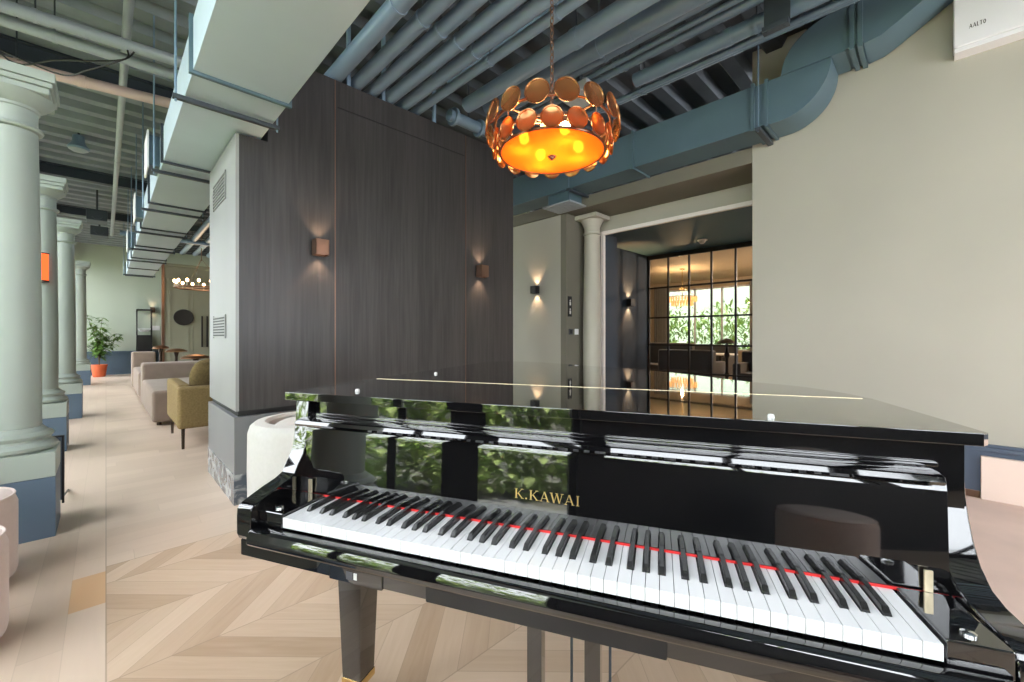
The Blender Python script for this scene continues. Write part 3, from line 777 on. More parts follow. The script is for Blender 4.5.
# stretch through the block corner stays clear of it
for a, b_ in zip(ys, ys[1:]):
    MB().box(D0, D1, a + .006, b_ - .006, DZ0, DZ1, 0.003).build('duct_section', M['ductA'], dl)
for yv in ys[1:]:
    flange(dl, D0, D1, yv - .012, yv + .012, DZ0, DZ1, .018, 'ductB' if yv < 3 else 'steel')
for yv in (3.10, 4.62, 6.1, 7.5, 9.0, 10.4, 12.9):
    x1 = D1 + .03
    h = MB().box(D0 - .06, x1, yv - .018, yv + .018, DZ0 - .045, DZ0 - .02, 0.003).build('hanger_bar', M['steel'], dl)
    for xx in (D0 - .045, D1 + .018):
        if xx > D1 and yv > 3.2 and yv < 4.5: continue
        MB().cyl((xx, yv, DZ0 - .06), (xx, yv, DECK), .006, n=8).build('hanger_rod', M['pipe'], h)
for yv in (4.72, 6.9, 9.4):
    b = MB().box(0.262, D0, yv, yv + .30, DZ0 + .04, DZ1 + .02, .003).build('side_outlet', M['ductB'], dl)
    MB().box(0.25, 0.262, yv - .03, yv + .33, DZ0 + .01, DZ1 + .05, .003).build('outlet_frame', M['white'], b)
# wide end piece beside the timber wall
dr = thing('air_duct', 'teal square air duct with an S-bend along the top of the beige wall', 'duct', (4.34, 2, 3.03))
X0, X1 = 4.167, 4.515
def arc(cx, cz, r, a0, a1, n=12): return [(cx + r * math.cos(math.radians(a0 + (a1 - a0) * k / n)), cz + r * math.sin(math.radians(a0 + (a1 - a0) * k / n))) for k in range(n + 1)]
Z0, Z1 = 3.03, 3.42
sections = [(2.36, 4.55), (1.17, 2.33)]
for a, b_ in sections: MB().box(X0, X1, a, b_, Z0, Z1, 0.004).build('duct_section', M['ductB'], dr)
low = [(1.03, Z1 - .004), (1.03, Z0)] + arc(0.965, Z1 - .005, .385, 270, 180)[0:] + [(0.937, Z1 - .005)]
low = [(1.03, Z1 - .004), (1.03, Z0)] + [(0.965 + .375 * math.cos(math.radians(270 - 90 * k / 12)), (Z1 - .005) + .385 * math.sin(math.radians(270 - 90 * k / 12))) for k in range(13)]
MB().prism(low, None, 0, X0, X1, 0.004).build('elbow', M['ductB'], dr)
up = [(0.50, Z1), (0.937, Z1)] + [(0.56 + .377 * math.cos(math.radians(90 * k / 12)), Z1 + .345 * math.sin(math.radians(90 * k / 12))) for k in range(13)] + [(0.50, Z1 + .345)]
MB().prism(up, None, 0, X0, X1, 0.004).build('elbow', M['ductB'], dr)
rise = [(0.39, 3.42), (0.29, 3.435), (0.19, 3.49), (0.06, 3.57), (-0.1, 3.67), (-0.4, 3.86), (-0.4, 3.872), (0.0, 3.872), (0.2, 3.83), (0.39, 3.765)]
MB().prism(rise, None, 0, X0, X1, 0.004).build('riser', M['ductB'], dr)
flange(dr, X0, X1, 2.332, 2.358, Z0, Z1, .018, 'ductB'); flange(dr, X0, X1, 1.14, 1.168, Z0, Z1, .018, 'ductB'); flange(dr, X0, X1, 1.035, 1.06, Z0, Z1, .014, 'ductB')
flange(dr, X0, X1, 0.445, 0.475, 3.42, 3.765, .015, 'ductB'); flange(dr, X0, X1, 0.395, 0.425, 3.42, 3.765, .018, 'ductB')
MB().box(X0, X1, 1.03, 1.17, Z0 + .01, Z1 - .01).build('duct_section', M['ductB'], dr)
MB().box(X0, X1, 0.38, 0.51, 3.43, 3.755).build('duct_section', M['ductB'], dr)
for yv, xe in ((3.2, 4.52), (1.10, 4.52)):
    h = MB().box(X0 - .07, xe, yv - .022, yv + .022, Z0 - .05, Z0 - .022, .003).build('hanger_bar', M['steel'], dr)
    MB().cyl((X0 - .05, yv, Z0 - .06), (X0 - .05, yv, DECK), .007, n=8).build('hanger_rod', M['pipeR'], h)
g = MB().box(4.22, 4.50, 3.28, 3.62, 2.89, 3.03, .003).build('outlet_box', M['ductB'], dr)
b = MB().box(4.17, 4.52, 3.22, 3.68, 2.868, 2.89, .004)
for k in range(6): b.box(4.21 + .05 * k, 4.225 + .05 * k, 3.25, 3.65, 2.858, 2.87)
b.build('louvre', M['pipepale'], g)

# ------------------------------------------------------------------ pipes
def pipe(p0, p1, r, label, m='pipe', hang=(0.25, 0.75), collar=(), group='blue-grey ceiling pipes'):
    p0, p1 = Vector(p0), Vector(p1); mid = (p0 + p1) / 2
    t = thing('ceiling_pipe', label, 'pipe', (mid.x, mid.y, p0.z - r), group=group)
    MB().cyl(p0, p1, r, n=24).build('pipe_run', M[m], t)
    d = (p1 - p0).normalized()
    for h in hang:
        q = p0.lerp(p1, h)
        c = MB().cyl(q - d * .012, q + d * .012, r + .006, n=24).build('clamp', M[m], t)
        MB().cyl((q.x, q.y, q.z + r), (q.x, q.y, DECK), .005, n=8).build('hanger_rod', M['steel'], c)
    for h in collar:
        q = p0.lerp(p1, h); MB().cyl(q - d * .03, q + d * .03, r + .005, n=24).build('collar', M[m], t)
    return t
ORD = ['first', 'second', 'third', 'fourth', 'fifth', 'sixth']
pl = [(1.345, 1.356, .062), (1.520, 1.556, .052), (1.665, 1.712, .049), (1.82, 1.89, .053), (1.968, 2.05, .049), (2.108, 2.20, .038)]
for i, (xa, xb, r) in enumerate(pl):
    pipe((xa, 3.90, 3.31), (xb, -2.0, 3.31), r, ORD[i] + ' blue-grey ceiling pipe over the dark timber wall, counted from the pale duct', collar=(0.36,) if i in (0, 5) else ())
pipe((2.52, 3.20, 3.42), (2.60, -2.0, 3.42), .068, 'large blue-grey pipe passing behind the chandelier, ending in a flanged elbow', collar=(.25,))
pipe((2.78, 3.20, 3.50), (3.02, -2.0, 3.50), .075, 'thick slate pipe right of the chandelier, with a shiny joint', 'pipeR', collar=(.3,))
pipe((3.02, 3.30, 3.55), (3.12, -2.0, 3.55), .035, 'slim slate pipe beside the thick pipe right of the chandelier', 'pipeR')
pipe((3.16, 3.30, 3.55), (3.24, -2.0, 3.55), .022, 'thinner of the conduits next to the slim slate pipe', 'pipeR')
pipe((3.26, 3.30, 3.55), (3.32, -2.0, 3.55), .028, 'second conduit right of the slim slate pipe', 'pipeR')
pipe((3.45, 1.92, 3.50), (3.55, -2.0, 3.50), .058, 'slate pipe that starts at a junction box right of the chandelier', 'pipeR', collar=(.2,))
pipe((3.60, 3.30, 3.50), (3.72, -2.0, 3.50), .024, 'lower thin slate conduit nearest the teal duct', 'pipeR')
pipe((3.70, 3.30, 3.55), (3.80, -2.0, 3.55), .036, 'slate pipe nearest the teal duct', 'pipeR')
pipe((3.36, 3.30, 3.62), (3.44, -2.0, 3.62), .030, 'conduit tucked above the pipe that starts at the junction box', 'pipeR')
pipe((2.30, 3.20, 3.55), (2.40, -2.0, 3.55), .024, 'thin conduit left of the large pipe behind the chandelier', 'pipe')
# elbow and header under the timber-wall pipes
hd = thing('pipe_header', 'flanged slate pipe header running along the dark timber wall top', 'pipe', (2.9, 3.25, 3.25))
MB().cyl((2.36, 3.28, 3.30), (3.9, 3.28, 3.30), .055, n=20).build('pipe_run', M['pipeR'], hd)
MB().cyl((2.40, 3.28, 3.30), (2.43, 3.28, 3.30), .085, n=20).build('flange', M['pipeR'], hd)
MB().cyl((2.72, 3.28, 3.30), (2.75, 3.28, 3.30), .085, n=20).build('flange', M['pipeR'], hd)
for xx in (2.6, 3.6): MB().cyl((xx, 3.28, 3.35), (xx, 3.28, DECK), .006, n=8).build('hanger_rod', M['steel'], hd)
# cable tray feet between the pipes and the timber wall
for i, xx in enumerate((1.44, 1.75, 2.28)):
    o = MB().box(xx - .015, xx + .015, 3.40, 3.43, 3.241, DECK - .076, .003).build('pipe_bracket', M['pipe'])
    tag(o, ['upright steel bracket between the first two pipes over the timber wall', 'upright steel bracket after the third pipe over the timber wall', 'upright steel bracket after the sixth pipe over the timber wall'][i], 'bracket', 'steel brackets on the timber wall')
# white junction box and perforated bracket
o = MB().box(3.02, 3.28, 2.15, 2.45, 3.36, 3.45, .01).build('junction_box', M['pipepale']); tag(o, 'pale grey box fixed among the pipes right of the chandelier', 'box')
MB().box(3.10, 3.14, 2.28, 2.32, 3.45, DECK - .076).build('box_hanger', M['steel'], o)
b = MB().box(3.30, 3.36, 0.70, 0.86, 3.30, 3.34, .004)
for k in range(3): b.cyl((3.33, .73 + .05 * k, 3.296), (3.33, .73 + .05 * k, 3.30), .009, n=10)
b.box(3.355, 3.36, .70, .86, 3.34, DECK + .02)
o = b.build('channel_bracket', M['steel']); tag(o, 'dark perforated channel bracket holding the slate conduits', 'bracket')
# corridor pipes (run across the corridor)
pipe((-0.75, 4.47, 3.42), (3.2, 4.05, 3.42), .042, 'upper of two pale grey pipes crossing the corridor above the near column', 'pipepale', (0.1, 0.6), (), 'pale pipes across the corridor')
pipe((-0.75, 4.66, 3.42), (3.2, 4.42, 3.42), .042, 'lower of two pale grey pipes crossing the corridor above the near column', 'pipepale', (0.12, 0.62), (.3,), 'pale pipes across the corridor')
pipe((-0.90, 5.35, 3.40), (1.6, 4.95, 3.40), .045, 'pinkish pipe crossing the corridor behind the near capital', 'pipepink', (0.15, 0.7), (.3,), 'pale pipes across the corridor')
pipe((0.125, 2.0, 3.62), (0.10, 14.0, 3.62), .030, 'thin grey conduit running down the corridor ceiling', 'pipepale', (0.1, 0.5, 0.9), (), 'pale pipes across the corridor')
for i, (xa, xb) in enumerate(((1.1, 1.15), (1.35, 1.4), (1.6, 1.66), (1.9, 1.95))):
    pipe((xa, 4.7, 3.3), (xb, 13.5, 3.3), .055, ORD[i] + ' far lounge ceiling pipe right of the corridor duct', 'pipe', (0.2, 0.8), (), 'far lounge ceiling pipes')
pipe((0.2, 11.5, 3.25), (4.5, 11.5, 3.25), .05, 'pipe crossing the far lounge ceiling beneath the others', 'pipe', (0.2, 0.8), (), 'far lounge ceiling pipes')
for i, yv in enumerate((5.9, 9.7, 12.6)):
    o = MB().box(-1.0, 2.6, yv - .06, yv + .06, 3.70, 3.72).box(-1.0, 2.6, yv - .012, yv + .012, 3.72, 3.87).box(-1.0, 2.6, yv - .06, yv + .06, 3.86, 3.874).build('cross_beam', M['steel'])
    tag(o, ['dark steel beam crossing the corridor ceiling above the second column', 'dark steel beam crossing the corridor ceiling past the third column', 'farthest dark steel beam crossing the corridor ceiling'][i], 'beam', 'corridor ceiling beams')
# speaker dome in corridor ceiling
sp = thing('ceiling_speaker', 'grey bowl-shaped ceiling speaker over the corridor', 'speaker', (-0.265, 8.1, 3.66))
MB().lathe([(0, 3.665), (.06, 3.67), (.10, 3.69), (.112, 3.71), (.10, 3.73), (.065, 3.78), (.06, 3.87), (0, 3.87)], (-0.265, 8.1, 0), 28).build('housing', M['pipe'], sp)
MB().lathe([(0, 3.655), (.06, 3.660), (.097, 3.682), (.097, 3.687), (.06, 3.668), (0, 3.664)], (-0.265, 8.1, 0), 28).build('grille', M['pipepale'], sp)
MB().cyl((-.265, 8.1, 3.87), (-.265, 8.1, DECK), .012, n=10).build('rod', M['steel'], sp)
for i, (x, y) in enumerate(((-.12, 11.0), (-.10, 12.6))):
    o = MB().box(x - .14, x + .14, y - .2, y + .2, 3.30, 3.5, .02).cyl((x, y - .215, 3.40), (x, y - .195, 3.40), .08).cyl((x, y, 3.5), (x, y, DECK), .015, n=8).build('fan_unit', M['steel'])
    tag(o, ['nearer dark fan unit hung above the far columns', 'farther dark fan unit hung above the far columns'][i], 'fan unit', 'corridor fan units')
# cables near the capital
for i, pts in enumerate((((-.9, 4.72, 3.955), (-.56, 4.84, 3.26), (-.25, 4.58, 3.23), (.085, 4.29, 3.25), (.12, 4.375, 3.382)), ((-.6, 5.0, 3.36), (-.26, 4.87, 3.25), (-.09, 4.60, 3.24), (.105, 4.34, 3.29), (.16, 4.372, 3.39)))):
    o = MB().tube([tuple(p) for p in spline(pts, 8)], .006, 6).build('cable', M['black'])
    tag(o, ['upper black cable strung above the near capital', 'lower black cable strung above the near capital'][i], 'cable')

# ------------------------------------------------------------------ wall lights etc.
def sconce(x, y, z, nx, ny, label, m='bronze', w=.05, h=.06, d=.09, power=3.0, glow=True, tint=(1, .66, .42)):
    t = thing('wall_sconce', label, 'wall lamp', (x, y, z - h))
    cx, cy = x + nx * (d / 2 + .012), y + ny * (d / 2 + .012)
    hx, hy = (d / 2, w) if abs(nx) > .5 else (w, d / 2)
    b = MB()
    # open-ended box
    for (a0, a1, b0, b1) in ((-hx, hx, -hy, -hy + .006), (-hx, hx, hy - .006, hy), (-hx, -hx + .006, -hy, hy), (hx - .006, hx, -hy, hy)):
        b.box(cx + a0, cx + a1, cy + b0, cy + b1, z - h, z + h, .001)
    b.build('lamp_body', M[m], t)
    px, py = x + nx * .006, y + ny * .006
    MB().box(px - (.005 if abs(nx) > .5 else .03), px + (.005 if abs(nx) > .5 else .03), py - (.005 if abs(ny) > .5 else .03), py + (.005 if abs(ny) > .5 else .03), z - .04, z + .04).build('back_plate', M[m], t)
    if glow:
        MB().sphere((cx, cy, z), .018, u=12, v=8).build('bulb', M['warmglow'], t)
        for s in (-1, 1):
            l = bpy.data.lights.new('sconce_beam', 'SPOT'); l.energy = power; l.color = tint; l.spot_size = 1.5; l.spot_blend = .7; l.shadow_soft_size = .012
            lo = bpy.data.objects.new('sconce_beam', l); COL.objects.link(lo)
            lo.location = (cx, cy, z + s * (h * .5)); lo.rotation_euler = (0, 0, 0) if s < 0 else (PI, 0, 0)
    return t
sconce(1.19, BY, 1.855, 0, -1, 'copper box wall lamp on the dark timber wall, nearer the pale grey end', power=14)
sconce(2.83, BY, 1.85, 0, -1, 'copper box wall lamp on the dark timber wall, nearer the chandelier', power=14)
sconce(XW, 4.10, 1.845, -1, 0, 'black up-and-down wall lamp on the beige wall left of the slim column', 'black', .055, .055, .08, 9)
sconce(7.66, 4.42, 1.85, 0, -1, 'black curved wall lamp glowing on the dark blue lobby wall', 'black', .09, .07, .1, 90, True, (1, .42, .16))
sconce(1.06, 17.5, 2.0, 0, -1, 'small bronze wall lamp on the pale green end wall', 'bronze', .06, .08, .1, 3)
# red lamp on column 2
rl = thing('wall_lamp', 'red glowing lantern fixed to the second sage column', 'wall lamp', (-0.46, 6.2, 1.70))
MB().cyl((-.452, 6.17, 1.72), (-.452, 6.17, 1.98), .045, n=20).build('shade', M['redglow'], rl)
MB().cyl((-.452, 6.17, 1.70), (-.452, 6.17, 1.72), .05, n=20).cyl((-.452, 6.17, 1.98), (-.452, 6.17, 1.99), .05, n=20).box(-.465, -.44, 6.17, 6.26, 1.70, 1.71).build('mount', M['darkleg'], rl)

def vent(y0, y1, z0, z1, label, n=7):
    t = thing('wall_vent', label, 'vent', (BX, (y0 + y1) / 2, z0))
    MB().box(BX - .004, BX, y0, y1, z0, z1).build('recess', M['black'], t)
    b = MB().box(BX - .01, BX - .001, y0 - .012, y0, z0 - .012, z1 + .012).box(BX - .01, BX - .001, y1, y1 + .012, z0 - .012, z1 + .012)
    for k in range(n + 1):
        z = z0 + (z1 - z0) * k / n
        b.box(BX - .010, BX - .001, y0, y1, z - .006, z + .004)
    b.build('slat', M['greyface'], t)
vent(3.72, 4.18, 2.21, 2.40, 'slatted vent grille high on the pale grey wall end')
vent(3.72, 4.18, 1.165, 1.32, 'slatted vent grille low on the pale grey wall end')
# switches and signs by the column
o = MB().box(4.56, 4.64, 3.548, 3.56, 1.44, 1.72, .002).build('wall_sign', M['black'])
tag(o, 'black two-symbol sign on the narrow taupe wall', 'sign')
b = MB()
for zz in (1.63, 1.51): b.sphere((4.60, 3.547, zz + .03), .013, 1, .2, 1).box(4.585, 4.615, 3.545, 3.548, zz - .035, zz + .012, .001)
b.build('symbol', M['bumper'], o)
for i, (x, m) in enumerate(((4.62, 'darkgrey'), (4.755, 'white'))):
    o = MB().box(x - .04, x + .04, 3.548, 3.56, 1.19, 1.27, .003).build('light_switch', M[m])
    tag(o, ['dark light switch beneath the black sign', 'white light switch beside the slim column'][i], 'switch')
    MB().box(x - .02, x + .02, 3.544, 3.548, 1.205, 1.255, .002).build('rocker', M['white' if i else 'black'], o)
# white wall unit with name
wu = thing('wall_unit', 'white wall box with small black lettering at the upper right corner', 'wall unit', (XW, -.6, 3.2))
MB().box(XW - .13, XW, -1.2, -0.088, 3.255, 3.62, .012, 3).build('housing', M['white'], wu)
MB().box(XW - .122, XW, -1.19, -0.092, 3.222, 3.255, .006).build('lower_strip', M['white'], wu)
HEAVY = True
mb, wd = lettering('AALTO', 1.0, lambda u, v: (XW - .1312, -.164 - u * .080 / 4.75, 3.362 - u * .0 + v * .030))
mb.build('lettering', M['ink'], wu)
# smoke detector / sprinkler in vestibule
o = MB().lathe([(0, 2.85), (.03, 2.852), (.05, 2.87), (.06, 2.9), (.09, 2.905), (.09, 2.92), (0, 2.92)], (7.76, 2.98, 0), 24).build('smoke_detector', M['white']); tag(o, 'white smoke detector on the dark lobby ceiling', 'smoke detector')

# ------------------------------------------------------------------ glass partition
gp = thing('glass_partition', 'black framed grid of square glass panes beyond the opening', 'partition', (8.5, 2.6, 0))
ycols = [4.40 - 0.4385 * k for k in range(9)]
zrows = [0.0, 0.40, 0.965, 1.545, 2.185, 2.83]
for yv in ycols: MB().box(8.48, 8.52, yv - .017, yv + .017, 0, 2.91, .002).build('mullion', M['black'], gp)
for zv in zrows: MB().box(8.482, 8.518, ycols[-1], ycols[0], zv, zv + .034).build('rail', M['black'], gp)
MB().box(8.47, 8.53, ycols[-1], ycols[0] + .02, 2.83, 2.915).build('head_rail', M['black'], gp)
for a, b_ in zip(ycols, ycols[1:]):
    MB().box(8.498, 8.502, b_ + .012, a - .012, .03, 2.835).build('pane', M['glassgrid'], gp)

# lounge furniture beyond glass
def sofa(name, label, x0, x1, y0, y1, h, m, back='x1', group=None):
    t = thing(name, label, 'sofa', ((x0 + x1) / 2, (y0 + y1) / 2, 0), group=group)
    MB().box(x0, x1, y0, y1, .10, .40, .04, 3).build('seat', M[m], t)
    if back == 'x0': MB().box(x0, x0 + .22, y0, y1, .38, h, .06, 3).build('backrest', M[m], t)
    else: MB().box(x1 - .22, x1, y0, y1, .38, h, .06, 3).build('backrest', M[m], t)
    for yy in (y0, y1 - .16): MB().box(x0, x1, yy, yy + .16, .30, .60, .05, 3).build('armrest', M[m], t)
    for xx in (x0 + .06, x1 - .06):
        for yy in (y0 + .06, y1 - .06): MB().cyl((xx, yy, 0), (xx, yy, .11), .02, n=8).build('leg', M['darkleg'], t)
    return t
sofa('sofa', 'charcoal sofa behind the glass grid, left of the black lamp', 10.6, 11.5, 4.6, 6.3, .98, 'darkgrey', 'x1')
sofa('sofa', 'charcoal sofa close behind the glass grid with its back turned', 9.3, 10.1, 3.35, 4.6, .86, 'darkgrey', 'x0')
sofa('sofa', 'charcoal sofa under the lounge window', 12.2, 13.1, 4.0, 5.9, .92, 'darkgrey', 'x1')
sofa('sofa', 'charcoal armchair at the right edge of the glass grid', 9.4, 10.2, 2.2, 3.0, .84, 'darkgrey', 'x1')
t = thing('side_table', 'pale round table behind the glass grid', 'table', (10.4, 3.5, 0))
MB().lathe([(0, .70), (.38, .70), (.40, .715), (.38, .735), (0, .735)], (10.9, 3.75, 0), 28).build('tabletop', M['white'], t)
MB().cyl((10.9, 3.75, .02), (10.9, 3.75, .70), .03).lathe([(.2, 0), (.2, .015), (.04, .03)], (10.9, 3.75, 0), 24).build('pedestal', M['black'], t)
t = thing('table_lamp', 'black mushroom lamp standing behind the glass grid', 'lamp', (9.05, 2.95, 0))
x, y = 9.25, 3.05
MB().lathe([(.0, 1.13), (.16, 1.06), (.21, 1.02), (.205, 1.01), (.0, 1.03)], (x, y, 0), 28).build('lamp_shade', M['black'], t)
MB().lathe([(.12, 0), (.12, .02), (.03, .04), (.03, .3), (.05, .36), (.03, .42), (.03, .7), (.055, .78), (.03, .86), (.03, 1.03)], (x, y, 0), 20).build('lamp_stand', M['black'], t)
cr = thing('chandelier', 'tiered amber crystal chandelier seen through the glass grid', 'chandelier', (11.2, 4.83, 1.95))
x, y = 11.2, 4.83
for (r, z0, z1, n) in ((.36, 2.10, 2.22, 30), (.26, 1.99, 2.10, 22)):
    b = MB()
    for k in range(n):
        a = 2 * PI * k / n; b.cyl((x + r * math.cos(a), y + r * math.sin(a), z0), (x + r * math.cos(a), y + r * math.sin(a), z1), .022, .022, 6)
    b.build('crystal_tier', M['crystal'], cr)
    MB().tube([(x + r * math.cos(2 * PI * k / 32), y + r * math.sin(2 * PI * k / 32), z1 + .01) for k in range(32)], .012, 6, True).build('ring', M['brass'], cr)
b = MB().cyl((x, y, 2.2), (x, y, 3.0), .012, n=8).lathe([(.07, 2.98), (.07, 3.0)], (x, y, 0), 16)
for k in range(4): b.tube([(x, y, 2.5), (x + .36 * math.cos(k * PI / 2), y + .36 * math.sin(k * PI / 2), 2.23)], .005, 5)
b.build('stem', M['brass'], cr)
for i, (y0, y1) in enumerate(((3.45, 3.95), (6.5, 7.0))):
    b = MB(); pts = []
    n = 24
    for k in range(n + 1): pts.append((13.9 + .03 * math.sin(k * 1.6), y0 + (y1 - y0) * k / n))
    poly = pts + [(a + .02, c) for a, c in pts[::-1]]
    b.prism(poly, None, 2, .05, 2.9)
    o = b.build('curtain', M['curtain']); tag(o, ['grey curtain right of the lounge window', 'grey curtain left of the lounge window'][i], 'curtain')

# ------------------------------------------------------------------ corridor furniture
# white tub chair
tc = thing('tub_chair', 'white round tub chair with taupe seat behind the piano keyboard', 'chair', (1.0, 2.985, 0))
x, y = 1.005, 2.985
MB().lathe([(.30, .03), (.355, .03), (.37, .05), (.375, .30), (.372, .55), (.36, .59), (.335, .612), (.275, .618), (.255, .60), (.25, .44), (.0, .44)], (x, y, 0), 56).build('shell', M['boucle'], tc)
MB().lathe([(.0, .475), (.20, .475), (.235, .465), (.248, .44), (.0, .44)], (x, y, 0), 40).build('seat_cushion', M['brownseat'], tc)
MB().sphere((x - .085, y + .05, .535), .17, 1, .85, .5, rot=Matrix.Rotation(.7, 4, 'Z')).build('back_cushion', M['boucle'], tc)
MB().lathe([(.28, 0), (.30, .0), (.30, .03), (.28, .03)], (x, y, 0), 40).build('foot_ring', M['black'], tc)
def pouf(x, y, r, h, label):
    t = thing('pouf', label, 'pouf', (x, y, 0), group='blush poufs by the columns')
    MB().lathe([(0, .02), (r - .03, .02), (r - .005, .035), (r, .06), (r, h * .55), (r, h - .06), (r - .012, h - .022), (r - .04, h - .004), (r - .08, h), (0, h)], (x, y, 0), 48).build('body', M['pinkpouf'], t)
    MB().tube([(x + (r - .012) * math.cos(2 * PI * k / 48), y + (r - .012) * math.sin(2 * PI * k / 48), h - .018) for k in range(48)], .005, 6, True).build('piping', M['pinkpouf'], t)
    MB().lathe([(0, 0), (r - .05, 0), (r - .05, .02), (0, .02)], (x, y, 0), 32).build('base', M['black'], t)
pouf(-.53, 3.12, .225, .43, 'blush round pouf beside the blue plinth of the nearest column')
pouf(-.47, 2.52, .20, .43, 'blush round pouf nearest the camera at the left picture edge')
pouf(-.62, -1.3, .24, .45, 'blush round pouf mirrored in the right half of the piano fallboard')
o = MB().box(2.2, 4.46, -3.6, .40, .001, .010, .003).build('slab', M['pinkslab']); tag(o, 'pale pink rug on the oak floor right of the piano', 'slab')  # thin pink layer laid over the oak floor
# notice board behind the near plinth
nb = thing('notice_board', 'thin black-edged board standing just past the nearest blue plinth', 'board', (-.2, 4.15, 0))
MB().box(-.46, -.21, 4.06, 4.075, .08, .50, .002).build('board', M['dado'], nb)
b = MB().box(-.21, -.198, 4.055, 4.08, .06, .51, .002).box(-.47, -.46, 4.055, 4.08, .06, .51, .002).box(-.47, -.198, 4.055, 4.08, .50, .51, .002)
b.build('frame', M['black'], nb)
for xx in (-.44, -.205): MB().tube([(xx, 4.06, .10), (xx, 4.6, .006)], .006, 6).build('foot', M['black'], nb)
# modular sofa
sf = thing('modular_sofa', 'taupe velvet modular sofa in the corridor lounge, low seat in front', 'sofa', (.8, 8.6, 0))
def cush(x0, x1, y0, y1, z0, z1, name, m, par, r=.05): return MB().box(x0, x1, y0, y1, z0, z1, r, 4).build(name, M[m], par)
cush(.42, 1.30, 7.02, 9.05, .05, .46, 'seat', 'sofa', sf)
cush(.42, 1.30, 9.05, 9.50, .05, .72, 'backrest', 'sofa', sf)
for yy in (7.15, 9.4):
    for xx in (.5, 1.2): MB().cyl((xx, yy, 0), (xx, yy, .055), .025, n=10).build('leg', M['darkleg'], sf)
s2 = thing('modular_sofa', 'taupe velvet sofa farther down the lounge, with a taller back', 'sofa', (.85, 11, 0))
cush(.42, 1.30, 10.2, 12.2, .05, .50, 'seat', 'sofa', s2)
cush(.40, .80, 12.2, 12.62, .05, .82, 'backrest', 'sofa', s2)
for yy in (10.3, 12.5):
    for xx in (.5, .72): MB().cyl((xx, yy, 0), (xx, yy, .055), .025, n=10).build('leg', M['darkleg'], s2)
# olive armchair (its back towards the piano)
ac = thing('armchair', 'olive boucle armchair with a cushion beside the grey wall end', 'armchair', (.95, 5.9, 0))
cush(.52, 1.39, 5.40, 5.52, .21, .645, 'backrest', 'olive', ac, .04)
cush(.525, .645, 5.50, 6.50, .21, .66, 'armrest', 'olive', ac, .04)
cush(1.265, 1.385, 5.50, 6.50, .21, .66, 'armrest', 'olive', ac, .04)
cush(.64, 1.27, 5.52, 6.46, .21, .43, 'seat', 'olive', ac, .04)
b = MB().sphere((0, 0, 0), 1, .26, .10, .225, 24, 14)
for v in b.bm.verts:
    u, w = abs(v.co.x) / .26, abs(v.co.z) / .225
    v.co.x *= 1 + .22 * w * w; v.co.z *= 1 + .22 * u * u
bmesh.ops.transform(b.bm, matrix=Matrix.Translation((.90, 5.76, .70)) @ Matrix.Rotation(.25, 4, 'Z') @ Matrix.Rotation(.18, 4, 'X'), verts=b.bm.verts)
o = b.build('cushion', M['olivedark']); tag(o, 'dark olive cushion leaning inside the olive armchair', 'cushion')
for (xx, yy) in ((.57, 5.45), (.57, 6.42), (1.34, 5.45), (1.34, 6.42)):
    MB().cyl((xx, yy, 0), (xx, yy, .215), .013, .016, 10).build('leg', M['darkleg'], ac)
# copper mushroom tables
for i, (x, y, z, r) in enumerate(((.98, 13.6, .94, .17), (1.22, 12.9, .87, .22), (1.22, 9.85, .83, .24))):
    t = thing('mushroom_table', ['smallest copper mushroom-topped side table, farthest in the lounge', 'middle copper mushroom-topped side table behind the taupe sofa', 'largest copper mushroom-topped side table behind the olive armchair'][i], 'side table', (x, y, 0), group='copper mushroom tables')
    MB().lathe([(0, z), (r * .5, z - .012), (r * .85, z - .045), (r, z - .075), (r * .97, z - .085), (r * .5, z - .06), (0, z - .05)], (x, y, 0), 32).build('top', M['copper'], t)
    MB().lathe([(.14, 0), (.14, .015), (.045, .04), (.03, .25), (.03, z - .2), (.06, z - .06)], (x, y, 0), 24).build('pedestal', M['darkleg'], t)
# dark low table
t = thing('lounge_table', 'dark low table between the taupe sofas', 'table', (1.7, 9.9, 0))
MB().box(1.4, 2.4, 9.6, 10.6, .50, .54, .006).build('tabletop', M['darkleg'], t)
for xx in (1.45, 2.35):
    for yy in (9.65, 10.55): MB().cyl((xx, yy, 0), (xx, yy, .5), .015, n=8).build('leg', M['darkleg'], t)
# display cabinet
dc = thing('display_cabinet', 'black display cabinet with open glass top against the pale green wall', 'cabinet', (.85, 17.25, 0))
MB().box(.67, 1.03, 17.05, 17.44, 0, 1.20, .004).build('base_cupboard', M['black'], dc)
b = MB()
for xx in (.67, 1.01):
    for yy in (17.05, 17.42): b.box(xx, xx + .02, yy, yy + .02, 1.20, 2.0)
b.box(.67, 1.03, 17.05, 17.44, 1.96, 2.0).build('frame', M['black'], dc)
b = MB().box(.70, 1.0, 17.12, 17.38, 1.38, 1.40).lathe([(0, 1.30), (.1, 1.31), (.13, 1.36), (.12, 1.36), (0, 1.33)], (.85, 17.25, 0), 20)
b.build('shelf', M['white'], dc)
o = MB().box(1.06, 1.24, 17.485, 17.5, 1.35, 1.50, .002).build('wall_card', M['white']); tag(o, 'small white card on the pale green wall beside the cabinet', 'sign')
